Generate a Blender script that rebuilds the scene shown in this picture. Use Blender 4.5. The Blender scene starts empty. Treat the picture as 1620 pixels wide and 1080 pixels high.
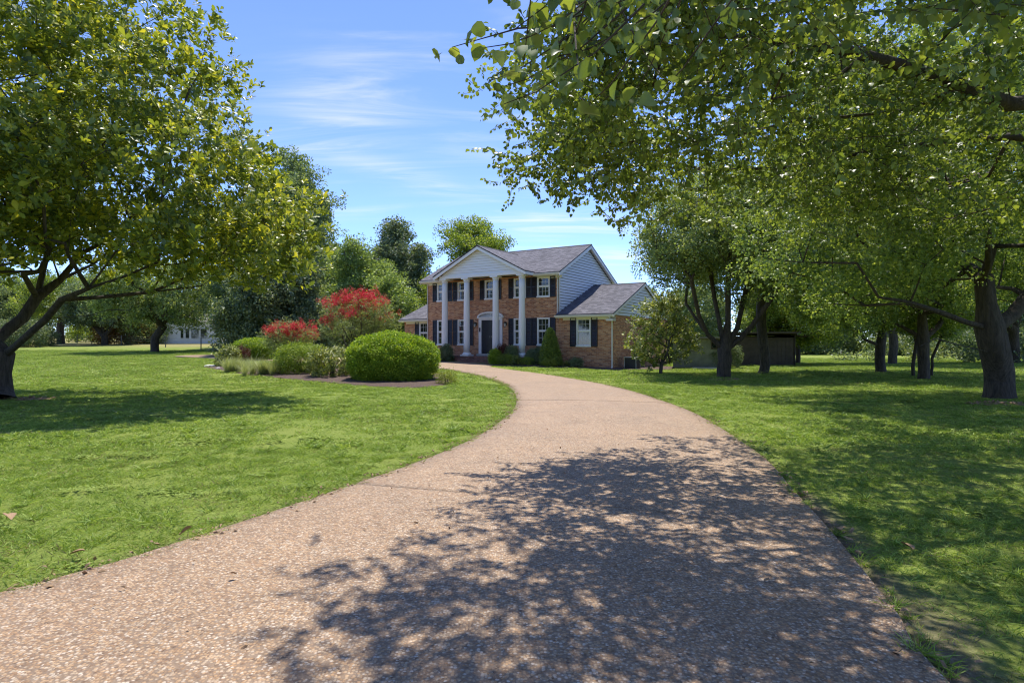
import bpy, bmesh, math, random
import numpy as np
from mathutils import Vector, Matrix, Euler

# ------------------------------------------------------------------ camera, world, sun, exposure
SC = bpy.context.scene
COL = SC.collection
F_PX, CAM_H, HORIZON = 950.0, 1.6, 540.0
cam_data = bpy.data.cameras.new('camera')
cam_data.sensor_width = 36.0
cam_data.lens = F_PX / 1620.0 * 36.0
cam_data.clip_start, cam_data.clip_end = 0.05, 3000.0
cam = bpy.data.objects.new('camera', cam_data)
COL.objects.link(cam)
cam.location = (0, 0, CAM_H)
cam.rotation_euler = (math.radians(90), 0, 0)
SC.camera = cam

SUN_DIR = Vector((0.03, 0.38, 1.0)).normalized()          # towards the sun
SUN_EL = math.asin(SUN_DIR.z)
SUN_AZ = math.atan2(SUN_DIR.x, SUN_DIR.y)
world = bpy.data.worlds.new('World')
SC.world = world
world.use_nodes = True
wn, wl = world.node_tree.nodes, world.node_tree.links
wn.clear()
w_out = wn.new('ShaderNodeOutputWorld')
w_bg = wn.new('ShaderNodeBackground')
w_bg.inputs['Strength'].default_value = 0.15
sky = wn.new('ShaderNodeTexSky')
sky.sky_type = 'NISHITA'
sky.sun_disc = False
sky.sun_elevation = SUN_EL
sky.sun_rotation = SUN_AZ
sky.altitude = 200
sky.air_density = 0.55
sky.dust_density = 0.0
sky.ozone_density = 4.5
wl.new(w_bg.outputs[0], w_out.inputs[0])

sun_data = bpy.data.lights.new('sun', 'SUN')
sun_data.energy = 2.5
sun_data.angle = math.radians(0.53)
sun_data.color = (1.0, 0.945, 0.86)
sun = bpy.data.objects.new('sun', sun_data)
COL.objects.link(sun)
sun.rotation_euler = SUN_DIR.to_track_quat('Z', 'Y').to_euler()
sun.location = (0, 0, 60)

vs = SC.view_settings
vs.view_transform = 'Standard'
vs.look = 'None'
vs.gamma = 1.0
vs.use_curve_mapping = False
vs.exposure = 1.45
SC.cycles.max_bounces = 7
SC.cycles.diffuse_bounces = 5
SC.cycles.glossy_bounces = 2
SC.cycles.transmission_bounces = 4
SC.cycles.caustics_reflective = False
SC.cycles.caustics_refractive = False
SC.cycles.filter_width = 1.15


def sky_clouds():
    """thin cirrus on a plane high above, laid out by direction from the ground"""
    def math_node(op, a=None, b=None, clamp=False):
        n = wn.new('ShaderNodeMath'); n.operation = op; n.use_clamp = clamp
        for k, v in enumerate((a, b)):
            if v is None: continue
            if isinstance(v, (int, float)): n.inputs[k].default_value = v
            else: wl.new(v, n.inputs[k])
        return n.outputs[0]
    tc = wn.new('ShaderNodeTexCoord')
    sep = wn.new('ShaderNodeSeparateXYZ'); wl.new(tc.outputs['Generated'], sep.inputs[0])
    zc = math_node('ADD', math_node('MAXIMUM', sep.outputs[2], 0.0), 0.12)
    u = math_node('DIVIDE', sep.outputs[0], zc)
    v = math_node('DIVIDE', sep.outputs[1], zc)
    cmb = wn.new('ShaderNodeCombineXYZ'); wl.new(u, cmb.inputs[0]); wl.new(v, cmb.inputs[1])
    # streaks: stretched noise
    mp = wn.new('ShaderNodeMapping'); mp.inputs['Rotation'].default_value = (0, 0, math.radians(38))
    mp.inputs['Scale'].default_value = (1.1, 4.6, 1.0); mp.inputs['Location'].default_value = (0.9, 2.1, 0)
    wl.new(cmb.outputs[0], mp.inputs[0])
    nz = wn.new('ShaderNodeTexNoise'); nz.inputs['Scale'].default_value = 1.1
    nz.inputs['Detail'].default_value = 9; nz.inputs['Roughness'].default_value = 0.58; nz.inputs['Distortion'].default_value = 0.9
    wl.new(mp.outputs[0], nz.inputs['Vector'])
    # where the sky carries cloud at all
    nz2 = wn.new('ShaderNodeTexNoise'); nz2.inputs['Scale'].default_value = 0.75; nz2.inputs['Detail'].default_value = 3
    mp2 = wn.new('ShaderNodeMapping'); mp2.inputs['Location'].default_value = (4.45, 1.2, 0)
    wl.new(cmb.outputs[0], mp2.inputs[0]); wl.new(mp2.outputs[0], nz2.inputs['Vector'])
    def ramp(sock, a, b):
        r = wn.new('ShaderNodeMapRange'); r.interpolation_type = 'SMOOTHSTEP'
        r.inputs[1].default_value, r.inputs[2].default_value = a, b
        wl.new(sock, r.inputs[0]); return r.outputs[0]
    cover = ramp(nz2.outputs[0], 0.42, 0.68)
    streak = ramp(nz.outputs[0], 0.44, 0.80)
    dens = math_node('MULTIPLY', cover, streak)
    # a few particular banks of cirrus (direction x/y, z/y; half sizes; tilt)
    ysafe = math_node('MAXIMUM', sep.outputs[1], 0.05)
    dx = math_node('DIVIDE', sep.outputs[0], ysafe)
    dz = math_node('DIVIDE', sep.outputs[2], ysafe)
    total = dens
    for (px, py, hw, hh, tilt, amp) in ((540, 175, 120, 50, 8, 0.95), (640, 278, 130, 18, -16, 0.75), (560, 335, 60, 12, 6, 0.75), (455, 232, 100, 16, -6, 0.7),
                                        (980, 412, 40, 12, 0, 1.2), (560, 45, 90, 14, -6, 0.55), (800, 400, 150, 22, 0, 0.55), (700, 92, 40, 8, -3, 0.8), (850, 355, 120, 12, 2, 0.5)):
        ax, az = (px - 810) / F_PX, (HORIZON - py) / F_PX
        c, s = math.cos(math.radians(tilt)), math.sin(math.radians(tilt))
        rx = math_node('SUBTRACT', dx, ax); rz = math_node('SUBTRACT', dz, az)
        a = math_node('DIVIDE', math_node('ADD', math_node('MULTIPLY', rx, c), math_node('MULTIPLY', rz, s)), hw / F_PX)
        b = math_node('DIVIDE', math_node('SUBTRACT', math_node('MULTIPLY', rz, c), math_node('MULTIPLY', rx, s)), hh / F_PX)
        r2 = math_node('ADD', math_node('MULTIPLY', a, a), math_node('MULTIPLY', b, b))
        g = math_node('POWER', 2.718, math_node('MULTIPLY', r2, -1.0))
        tex = ramp(nz.outputs[0], 0.38, 0.74)
        total = math_node('ADD', total, math_node('MULTIPLY', math_node('MULTIPLY', g, tex), amp))
    total = math_node('MULTIPLY', total, 0.55)
    total = math_node('MINIMUM', total, 0.85)
    mix = wn.new('ShaderNodeMix'); mix.data_type = 'RGBA'
    wl.new(total, mix.inputs['Factor'])
    wl.new(sky.outputs[0], mix.inputs[6])
    mix.inputs[7].default_value = (3.6, 3.7, 3.9, 1)
    tint = wn.new('ShaderNodeMix'); tint.data_type = 'RGBA'; tint.blend_type = 'MULTIPLY'; tint.inputs[0].default_value = 1.0
    wl.new(mix.outputs[2], tint.inputs[6]); tint.inputs[7].default_value = (0.76, 0.745, 0.86, 1)      # white balance of the photograph
    wl.new(tint.outputs[2], w_bg.inputs['Color'])
sky_clouds()

RNG = np.random.default_rng(11)
random.seed(5)

# ------------------------------------------------------------------ terrain and helpers
def gz(x, y):
    x = np.asarray(x, float); y = np.asarray(y, float)
    b = np.clip((9.0 - x) / 13.0, 0, 1); b = b * b * (3 - 2 * b)
    t = np.clip(y, -100, 170) - 24.0
    return 0.5 * (t + np.sqrt(t * t + 16.0)) * 0.024 * b

def G(px, py):
    """where the ray through a point of the photograph meets the ground"""
    kx, kz = (px - 810) / F_PX, (HORIZON - py) / F_PX
    lo, hi = 1.0, 400.0
    f = lambda d: CAM_H + kz * d - float(gz(kx * d, d))
    for _ in range(60):
        m = 0.5 * (lo + hi)
        if f(m) > 0: lo = m
        else: hi = m
    return np.array((kx * lo, lo, float(gz(kx * lo, lo))))

def at(px, py, d):
    return np.array(((px - 810) / F_PX * d, d, CAM_H + (HORIZON - py) / F_PX * d))

def tag(o, label=None, cat=None, group=None, kind=None):
    if label: o['label'] = label
    if cat: o['category'] = cat
    if group: o['group'] = group
    if kind: o['kind'] = kind
    return o

def empty(name, loc=(0, 0, 0), rz=0.0, parent=None):
    o = bpy.data.objects.new(name, None)
    COL.objects.link(o)
    o.empty_display_size = 0.2
    o.location = loc; o.rotation_euler = (0, 0, rz)
    o.parent = parent
    return o

def link(name, me, mat=None, parent=None, smooth=False):
    o = bpy.data.objects.new(name, me)
    COL.objects.link(o)
    o.parent = parent
    if mat is not None and len(me.materials) == 0: me.materials.append(mat)
    if smooth and len(me.polygons):
        me.polygons.foreach_set('use_smooth', [True] * len(me.polygons))
    return o

def pydata(name, v, f, uv=None):
    me = bpy.data.meshes.new(name)
    me.from_pydata([tuple(map(float, p)) for p in v], [], f)
    if uv is not None:
        l = me.uv_layers.new(name='UVMap')
        idx = np.zeros(len(me.loops), int); me.loops.foreach_get('vertex_index', idx)
        l.data.foreach_set('uv', np.asarray(uv, float)[idx].ravel())
    me.update()
    return me

class MB:
    """collects boxes, prisms and turned shapes for one mesh object"""
    def __init__(self): self.v, self.f = [], []
    def add(self, v, f):
        n = len(self.v); self.v += [tuple(map(float, p)) for p in v]; self.f += [tuple(i + n for i in q) for q in f]; return self
    def box(self, x0, x1, y0, y1, z0, z1):
        v = [(x0, y0, z0), (x1, y0, z0), (x1, y1, z0), (x0, y1, z0), (x0, y0, z1), (x1, y0, z1), (x1, y1, z1), (x0, y1, z1)]
        return self.add(v, [(0, 3, 2, 1), (4, 5, 6, 7), (0, 1, 5, 4), (1, 2, 6, 5), (2, 3, 7, 6), (3, 0, 4, 7)])
    def prism(self, poly, d):
        """poly: list of 3D points, extruded by vector d"""
        n = len(poly); a = [tuple(p) for p in poly]; b = [tuple(np.asarray(p) + np.asarray(d)) for p in poly]
        f = [tuple(range(n))[::-1], tuple(range(n, 2 * n))] + [(i, (i + 1) % n, n + (i + 1) % n, n + i) for i in range(n)]
        return self.add(a + b, f)
    def lathe(self, prof, c=(0, 0), n=20):
        v, f = [], []
        for r, z in prof:
            v += [(c[0] + r * math.cos(2 * math.pi * k / n), c[1] + r * math.sin(2 * math.pi * k / n), z) for k in range(n)]
        for i in range(len(prof) - 1):
            for k in range(n):
                f.append((i * n + k, i * n + (k + 1) % n, (i + 1) * n + (k + 1) % n, (i + 1) * n + k))
        f.append(tuple(range(n))[::-1]); f.append(tuple((len(prof) - 1) * n + k for k in range(n)))
        return self.add(v, f)
    def tube(self, pts, rad, n=8):
        v, f = sweep(np.asarray(pts, float), np.full(len(pts), rad) if np.isscalar(rad) else np.asarray(rad), n)
        return self.add(v, f)
    def build(self, name, mat, parent=None, smooth=False, bevel=0):
        me = pydata(name, self.v, self.f)
        bm = bmesh.new(); bm.from_mesh(me); bmesh.ops.recalc_face_normals(bm, faces=bm.faces[:])
        if bevel: bmesh.ops.bevel(bm, geom=bm.edges[:], offset=bevel, segments=1, affect='EDGES')
        bm.to_mesh(me); bm.free()
        return link(name, me, mat, parent, smooth)

def sweep(pts, rad, n, cap=True):
    pts = np.asarray(pts, float); m = len(pts)
    tan = np.gradient(pts, axis=0); tan /= np.linalg.norm(tan, axis=1)[:, None] + 1e-9
    ref = np.array((0.0, 0.0, 1.0)) if abs(tan[0][2]) < 0.9 else np.array((1.0, 0.0, 0.0))
    a = np.cross(tan[0], ref); a /= np.linalg.norm(a)
    v = np.zeros((m, n, 3)); ang = np.arange(n) * 2 * math.pi / n
    for i in range(m):
        a = a - tan[i] * np.dot(a, tan[i]); a /= np.linalg.norm(a) + 1e-9
        b = np.cross(tan[i], a)
        v[i] = pts[i] + rad[i] * (np.cos(ang)[:, None] * a + np.sin(ang)[:, None] * b)
    f = []
    for i in range(m - 1):
        for k in range(n):
            f.append((i * n + k, i * n + (k + 1) % n, (i + 1) * n + (k + 1) % n, (i + 1) * n + k))
    if cap: f.append(tuple((m - 1) * n + k for k in range(n)))
    return v.reshape(-1, 3), f

def snoise(p, seed, scale):
    """cheap smooth noise in [-1,1] from summed sines"""
    r = np.random.default_rng(seed); p = np.asarray(p, float) / scale; out = 0
    for k in range(5):
        d = r.normal(size=p.shape[-1]); d *= (1.0 + 0.55 * k) / np.linalg.norm(d)
        out = out + np.sin(p @ d * 2.2 + r.uniform(0, 6.28)) / (1 + 0.5 * k)
    return out / 2.6

# ------------------------------------------------------------------ materials
class NT:
    def __init__(self, name):
        self.m = bpy.data.materials.new(name); self.m.use_nodes = True
        self.t = self.m.node_tree; self.n, self.l = self.t.nodes, self.t.links
        self.n.clear(); self.out = self.n.new('ShaderNodeOutputMaterial')
        self.p = self.n.new('ShaderNodeBsdfPrincipled'); self.l.new(self.p.outputs[0], self.out.inputs[0])
    def put(self, sock, v):
        if hasattr(v, 'is_linked') or isinstance(v, bpy.types.NodeSocket): self.l.new(v, sock)
        elif isinstance(v, (tuple, list)) and len(v) == 3 and sock.type == 'RGBA': sock.default_value = (*v, 1)
        else: sock.default_value = v
    def set(self, **k):
        for a, v in k.items(): self.put(self.p.inputs[a.replace('_', ' ')], v)
        return self
    def coord(self, kind='Object', scale=None, rot=None):
        tc = self.n.new('ShaderNodeTexCoord'); o = tc.outputs[kind]
        if scale is not None:
            mp = self.n.new('ShaderNodeMapping'); mp.inputs['Scale'].default_value = scale
            if rot: mp.inputs['Rotation'].default_value = rot
            self.l.new(o, mp.inputs[0]); o = mp.outputs[0]
        return o
    def noise(self, scale, detail=4, rough=0.55, vec=None, dist=0.0):
        n = self.n.new('ShaderNodeTexNoise'); n.inputs['Scale'].default_value = scale; n.inputs['Detail'].default_value = detail
        n.inputs['Roughness'].default_value = rough; n.inputs['Distortion'].default_value = dist
        self.l.new(vec if vec is not None else self.coord(), n.inputs['Vector']); return n.outputs[0]
    def voro(self, scale, vec=None, feature='F1', rnd=1.0):
        n = self.n.new('ShaderNodeTexVoronoi'); n.feature = feature; n.inputs['Scale'].default_value = scale; n.inputs['Randomness'].default_value = rnd
        self.l.new(vec if vec is not None else self.coord(), n.inputs['Vector']); return n
    def ramp(self, fac, stops, interp='LINEAR'):
        r = self.n.new('ShaderNodeValToRGB'); r.color_ramp.interpolation = interp
        e = r.color_ramp.elements
        while len(e) < len(stops): e.new(0.5)
        for k, (pos, c) in enumerate(stops):
            e[k].position = pos; e[k].color = (*c, 1) if len(c) == 3 else c
        self.l.new(fac, r.inputs[0]); return r.outputs[0]
    def mix(self, fac, a, b, mode='MIX'):
        m = self.n.new('ShaderNodeMix'); m.data_type = 'RGBA'; m.blend_type = mode
        self.put(m.inputs[0], fac); self.put(m.inputs[6], a); self.put(m.inputs[7], b); return m.outputs[2]
    def math(self, op, a, b=0.0, clamp=False):
        m = self.n.new('ShaderNodeMath'); m.operation = op; m.use_clamp = clamp
        self.put(m.inputs[0], a); self.put(m.inputs[1], b); return m.outputs[0]
    def bump(self, h, strength=0.3, dist=0.01):
        b = self.n.new('ShaderNodeBump'); b.inputs['Strength'].default_value = strength; b.inputs['Distance'].default_value = dist
        self.l.new(h, b.inputs['Height']); self.l.new(b.outputs[0], self.p.inputs['Normal']); return self
    def attr(self, name, out='Fac'):
        a = self.n.new('ShaderNodeAttribute'); a.attribute_name = name; return a.outputs[out]
    def rnd(self):
        return self.n.new('ShaderNodeObjectInfo').outputs['Random']

def flat(name, c, rough=0.6, noise=0.12, nscale=3.0, bump=0.0, spec=0.5, metallic=0.0):
    t = NT(name); n = t.noise(nscale, 6)
    dk = tuple(x * (1 - noise) for x in c); lt = tuple(min(1, x * (1 + noise)) for x in c)
    t.set(Base_Color=t.ramp(n, [(0.3, dk), (0.7, lt)]), Roughness=rough, Metallic=metallic)
    t.p.inputs['Specular IOR Level'].default_value = spec
    if bump: t.bump(t.noise(nscale * 8, 5), bump, 0.01)
    return t.m

def leaf_mat(name, dark, mid, light, trans=0.35, rough=0.5, spec=0.4, tint=None):
    t = NT(name)
    k = t.math('ADD', t.math('MULTIPLY', t.attr('lv'), 0.6), t.math('MULTIPLY', t.rnd(), 0.4))
    c = t.ramp(k, [(0.1, dark), (0.5, mid), (0.9, light)])
    t.set(Base_Color=c, Roughness=rough); t.p.inputs['Specular IOR Level'].default_value = spec
    tr = t.n.new('ShaderNodeBsdfTranslucent')
    t.l.new(t.mix(1.0, c, tint or (1.25, 1.2, 0.5), 'MULTIPLY'), tr.inputs[0])
    ms = t.n.new('ShaderNodeMixShader'); ms.inputs[0].default_value = trans
    t.l.new(t.p.outputs[0], ms.inputs[1]); t.l.new(tr.outputs[0], ms.inputs[2]); t.l.new(ms.outputs[0], t.out.inputs[0])
    return t.m

def bark_mat(name, dark, light, scale=1.0):
    t = NT(name); v = t.coord('Object', (9 * scale, 9 * scale, 1.6 * scale))
    n = t.noise(1.6, 8, 0.65, v, 0.6); n2 = t.noise(1.2, 3)
    c = t.mix(t.math('MULTIPLY', n2, 0.5), t.ramp(n, [(0.35, dark), (0.62, light)]), tuple(0.7 * x for x in light))
    t.set(Base_Color=c, Roughness=0.9).bump(n, 0.9, 0.04)
    return t.m

def brick_mat(name, cols, mortar, w=0.215, h=0.078):
    t = NT(name); v = t.coord('UV')
    b = t.n.new('ShaderNodeTexBrick'); t.l.new(v, b.inputs['Vector'])
    b.inputs['Scale'].default_value = 1.0; b.inputs['Brick Width'].default_value = w; b.inputs['Row Height'].default_value = h
    b.inputs['Mortar Size'].default_value = 0.006; b.inputs['Mortar Smooth'].default_value = 0.3; b.inputs['Bias'].default_value = 0.0
    b.inputs['Color1'].default_value = (0, 0, 0, 1); b.inputs['Color2'].default_value = (1, 1, 1, 1); b.inputs['Mortar'].default_value = (0.5, 0.5, 0.5, 1)
    patch = t.noise(0.8, 4, 0.6, v)
    fine = t.noise(26, 3, 0.6, v)
    k = t.math('ADD', t.math('MULTIPLY', b.outputs['Color'], 0.72), t.math('ADD', t.math('MULTIPLY', patch, 0.10), t.math('MULTIPLY', fine, 0.22)))
    c = t.ramp(k, [(0.08, cols[0]), (0.35, cols[1]), (0.62, cols[2]), (0.95, cols[3])])
    c = t.mix(b.outputs['Fac'], c, mortar)
    t.set(Base_Color=c, Roughness=0.88)
    t.bump(t.math('SUBTRACT', t.math('MULTIPLY', fine, 0.4), b.outputs['Fac']), 0.6, 0.008)
    return t.m

def shingle_mat(name):
    t = NT(name); v = t.coord('UV')
    b = t.n.new('ShaderNodeTexBrick'); t.l.new(v, b.inputs['Vector'])
    b.inputs['Scale'].default_value = 1.0; b.inputs['Brick Width'].default_value = 0.24; b.inputs['Row Height'].default_value = 0.145
    b.inputs['Mortar Size'].default_value = 0.006; b.inputs['Mortar Smooth'].default_value = 0.6
    b.inputs['Color1'].default_value = (0, 0, 0, 1); b.inputs['Color2'].default_value = (1, 1, 1, 1); b.inputs['Mortar'].default_value = (0.1, 0.1, 0.1, 1)
    p = t.noise(0.9, 5, 0.6, v); fine = t.noise(60, 3, 0.6, v)
    k = t.math('ADD', t.math('MULTIPLY', b.outputs['Color'], 0.5), t.math('ADD', t.math('MULTIPLY', p, 0.35), t.math('MULTIPLY', fine, 0.3)))
    c = t.ramp(k, [(0.15, (0.045, 0.043, 0.052)), (0.5, (0.086, 0.083, 0.098)), (0.9, (0.165, 0.158, 0.178))])
    c = t.mix(b.outputs['Fac'], c, (0.035, 0.034, 0.04))
    t.set(Base_Color=c, Roughness=0.92).bump(t.math('SUBTRACT', fine, b.outputs['Fac']), 0.5, 0.01)
    return t.m

def drive_mat():
    t = NT('exposed_aggregate'); v = t.coord('Object')
    vo = t.voro(60, v)
    vo2 = t.voro(27, v)
    sep = t.n.new('ShaderNodeSeparateColor'); t.l.new(vo.outputs['Color'], sep.inputs[0])
    big = t.noise(0.55, 5, 0.6, v)
    mid = t.noise(5, 4, 0.6, v)
    pebble = t.ramp(sep.outputs[0], [(0.0, (0.115, 0.070, 0.040)), (0.2, (0.25, 0.148, 0.076)), (0.40, (0.385, 0.238, 0.118)), (0.60, (0.445, 0.300, 0.168)), (0.82, (0.42, 0.330, 0.225)), (1.0, (0.62, 0.53, 0.42))])
    sep2 = t.n.new('ShaderNodeSeparateColor'); t.l.new(vo2.outputs['Color'], sep2.inputs[0])
    pebble = t.mix(t.math('MULTIPLY', sep2.outputs[1], 0.35), pebble, t.ramp(sep2.outputs[0], [(0, (0.16, 0.10, 0.06)), (0.5, (0.38, 0.245, 0.13)), (1, (0.43, 0.36, 0.28))]))
    grout_shade = t.ramp(vo.outputs['Distance'], [(0.44, (0, 0, 0)), (0.62, (1, 1, 1))])  # cement between pebbles; soft dark rims paint in shade that rounds them
    c = t.mix(t.math('MULTIPLY', grout_shade, 0.85), pebble, (0.21, 0.148, 0.095))
    c = t.mix(1.0, c, t.ramp(big, [(0.25, (0.86, 0.86, 0.88)), (0.75, (1.10, 1.06, 1.02))]), 'MULTIPLY')
    c = t.mix(1.0, c, t.ramp(mid, [(0.3, (0.9, 0.9, 0.9)), (0.7, (1.08, 1.07, 1.06))]), 'MULTIPLY')
    stain = t.noise(1.3, 7, 0.7, v, 1.2)
    c = t.mix(1.0, c, t.ramp(stain, [(0.30, (0.74, 0.72, 0.70)), (0.42, (0.98, 0.97, 0.96)), (0.62, (1.0, 1.0, 1.0)), (0.72, (1.10, 1.06, 1.0))]), 'MULTIPLY')
    t.set(Base_Color=c, Roughness=0.75)
    dome = t.math('SUBTRACT', 0.5, vo.outputs['Distance'])
    t.bump(dome, 0.85, 0.008)
    return t.m

def lawn_mat():
    t = NT('lawn_ground'); v = t.coord('Object')
    big = t.noise(0.12, 5, 0.6, v); mid = t.noise(1.4, 6, 0.65, v); fine = t.noise(38, 6, 0.7, v)
    g = t.ramp(fine, [(0.28, (0.060, 0.090, 0.016)), (0.5, (0.165, 0.225, 0.040)), (0.72, (0.31, 0.37, 0.09))])
    g = t.mix(t.ramp(mid, [(0.42, (0, 0, 0)), (0.7, (0.45, 0.45, 0.45))]), g, (0.27, 0.30, 0.075))
    g = t.mix(t.ramp(big, [(0.45, (0, 0, 0)), (0.68, (0.5, 0.5, 0.5))]), g, (0.30, 0.31, 0.085))
    soil = t.ramp(t.noise(22, 6, 0.7, v), [(0.3, (0.10, 0.075, 0.05)), (0.55, (0.21, 0.165, 0.115)), (0.75, (0.32, 0.27, 0.20))])
    c = t.mix(t.attr('soil'), g, soil)
    straw = t.ramp(t.noise(2.5, 6, 0.7, v), [(0.35, (0.20, 0.20, 0.07)), (0.65, (0.34, 0.29, 0.13))])
    c = t.mix(t.attr('field'), c, straw)
    t.set(Base_Color=c, Roughness=0.95).bump(fine, 0.8, 0.04)
    t.p.inputs['Specular IOR Level'].default_value = 0.1
    return t.m

def mulch_mat():
    t = NT('mulch'); v = t.coord('Object')
    n = t.noise(30, 6, 0.7, v, 1.0)
    c = t.ramp(n, [(0.3, (0.03, 0.02, 0.015)), (0.5, (0.10, 0.062, 0.045)), (0.72, (0.22, 0.15, 0.11))])
    t.set(Base_Color=c, Roughness=0.95).bump(n, 1.0, 0.05)
    return t.m

def glass_mat(name, c=(0.012, 0.016, 0.014)):
    t = NT(name)
    n = t.noise(1.7, 3, 0.5)
    t.set(Base_Color=t.ramp(n, [(0.35, c), (0.65, tuple(2.2 * x for x in c))]), Roughness=0.03)
    t.p.inputs['Specular IOR Level'].default_value = 0.9
    t.bump(t.noise(0.9, 2), 0.04, 0.05)
    return t.m

def siding_mat(name, c):
    t = NT(name); n = t.noise(2.2, 6, 0.65); s = t.noise(14, 4, 0.6, t.coord('Object', (1, 1, 6)))
    col = t.mix(t.math('MULTIPLY', n, 0.35), c, tuple(0.78 * x for x in c))
    t.set(Base_Color=col, Roughness=0.55).bump(s, 0.08, 0.004)
    return t.m

M = dict(
    brick=brick_mat('brick', [(0.22, 0.090, 0.052), (0.42, 0.170, 0.078), (0.55, 0.255, 0.115), (0.66, 0.385, 0.21)], (0.52, 0.42, 0.32)),
    porch_brick=brick_mat('porch_brick', [(0.075, 0.036, 0.028), (0.16, 0.065, 0.045), (0.23, 0.10, 0.065), (0.30, 0.15, 0.10)], (0.24, 0.21, 0.18)),
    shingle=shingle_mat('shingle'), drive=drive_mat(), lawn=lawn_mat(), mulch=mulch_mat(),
    white=siding_mat('white_paint', (0.86, 0.845, 0.81)), siding=siding_mat('white_siding', (0.80, 0.81, 0.80)), cream=siding_mat('cream_trim', (0.72, 0.68, 0.60)),
    black=flat('black_shutter', (0.018, 0.018, 0.021), 0.45, 0.2), door=flat('navy_door', (0.022, 0.024, 0.034), 0.35, 0.15),
    glass=glass_mat('window_glass'), dark=flat('dark_metal', (0.03, 0.03, 0.032), 0.5), lampglass=flat('lantern_glass', (0.5, 0.48, 0.44), 0.2),
    lap_shade=flat('lap_shadow', (0.30, 0.31, 0.33), 0.8),  # darker backing that paints the shadow lines under the siding boards
    curtain=flat('curtain', (0.5, 0.5, 0.46), 0.9, 0.15, 9), grey_metal=flat('galvanised_metal', (0.42, 0.43, 0.44), 0.4, 0.1, 4, 0, 0.5, 0.7),
    concrete=flat('concrete', (0.46, 0.44, 0.40), 0.85, 0.15, 5, 0.3),
    shed=flat('weathered_green_boards', (0.24, 0.25, 0.19), 0.85, 0.25, 2.5, 0.3), barn=flat('brown_boards', (0.075, 0.058, 0.048), 0.85, 0.25, 2.5, 0.3),
    rust=flat('corrugated_roof', (0.26, 0.24, 0.22), 0.7, 0.25, 1.5, 0.2), post=flat('fence_post', (0.12, 0.12, 0.11), 0.8),
    stone=flat('pale_stone', (0.55, 0.53, 0.48), 0.85, 0.2, 8, 0.6), outb=siding_mat('white_boards', (0.70, 0.72, 0.72)),
    bark=bark_mat('bark_dark', (0.020, 0.015, 0.011), (0.105, 0.080, 0.057)), bark_grey=bark_mat('bark_grey', (0.034, 0.028, 0.022), (0.14, 0.115, 0.09)),
    dead=flat('dead_leaf', (0.30, 0.19, 0.10), 0.8, 0.3, 20),
)
L = dict(
    pear=leaf_mat('pear_leaf', (0.075, 0.124, 0.038), (0.165, 0.240, 0.065), (0.309, 0.384, 0.093), 0.38, 0.42, 0.5, (1.5, 1.35, 0.5)),
    magnolia=leaf_mat('magnolia_leaf', (0.090, 0.140, 0.040), (0.25, 0.315, 0.058), (0.70, 0.66, 0.085), 0.44, 0.40, 0.55, (1.25, 1.15, 0.45)),
    oak=leaf_mat('oak_leaf', (0.091, 0.147, 0.068), (0.220, 0.300, 0.117), (0.431, 0.477, 0.185), 0.44, 0.45, 0.45),
    maple=leaf_mat('maple_leaf', (0.096, 0.162, 0.058), (0.227, 0.317, 0.092), (0.428, 0.507, 0.143), 0.46, 0.45, 0.45),
    bright=leaf_mat('bright_leaf', (0.088, 0.150, 0.034), (0.216, 0.299, 0.054), (0.393, 0.449, 0.073), 0.50, 0.45, 0.4),
    darkgreen=leaf_mat('evergreen_leaf', (0.068, 0.109, 0.062), (0.165, 0.223, 0.112), (0.320, 0.357, 0.169), 0.32, 0.5, 0.4),
    wood=leaf_mat('wood_leaf', (0.089, 0.141, 0.074), (0.199, 0.267, 0.126), (0.347, 0.407, 0.178), 0.42, 0.55, 0.3),
    boxwood=leaf_mat('boxwood_leaf', (0.070, 0.150, 0.016), (0.22, 0.36, 0.028), (0.52, 0.60, 0.06), 0.36, 0.5, 0.35),
    spirea=leaf_mat('spirea_leaf', (0.091, 0.166, 0.023), (0.215, 0.315, 0.033), (0.414, 0.481, 0.047), 0.34, 0.5, 0.3),
    lime=leaf_mat('lime_leaf', (0.115, 0.172, 0.023), (0.276, 0.322, 0.040), (0.437, 0.448, 0.081), 0.34, 0.5, 0.3),
    olive=leaf_mat('olive_leaf', (0.098, 0.137, 0.039), (0.231, 0.281, 0.070), (0.523, 0.523, 0.137), 0.3, 0.42, 0.5),
    redleaf=leaf_mat('red_leaf', (0.04, 0.016, 0.012), (0.10, 0.026, 0.018), (0.16, 0.06, 0.025), 0.25, 0.5, 0.3, (1.2, 0.8, 0.6)),
    flower=leaf_mat('red_flower', (0.42, 0.020, 0.035), (0.64, 0.055, 0.075), (0.80, 0.15, 0.15), 0.32, 0.6, 0.2, (1.1, 0.8, 0.8)),
    rust=leaf_mat('rust_leaf', (0.09, 0.05, 0.02), (0.18, 0.10, 0.03), (0.24, 0.17, 0.05), 0.3, 0.5, 0.3),
    plume=leaf_mat('pale_grass', (0.14, 0.19, 0.07), (0.34, 0.39, 0.18), (0.62, 0.64, 0.42), 0.3, 0.6, 0.2),
    grass=leaf_mat('grass_blade', (0.100, 0.172, 0.022), (0.252, 0.372, 0.060), (0.470, 0.570, 0.150), 0.4, 0.5, 0.3, (1.15, 1.1, 0.6)),
    clover=leaf_mat('clover_leaf', (0.10, 0.16, 0.025), (0.22, 0.31, 0.055), (0.36, 0.44, 0.11), 0.3, 0.6, 0.2, (1.1, 1.1, 0.7)),
    straw=leaf_mat('dry_blade', (0.12, 0.105, 0.04), (0.24, 0.21, 0.09), (0.42, 0.36, 0.19), 0.25, 0.7, 0.2, (1.1, 1.0, 0.7)),
)

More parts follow.
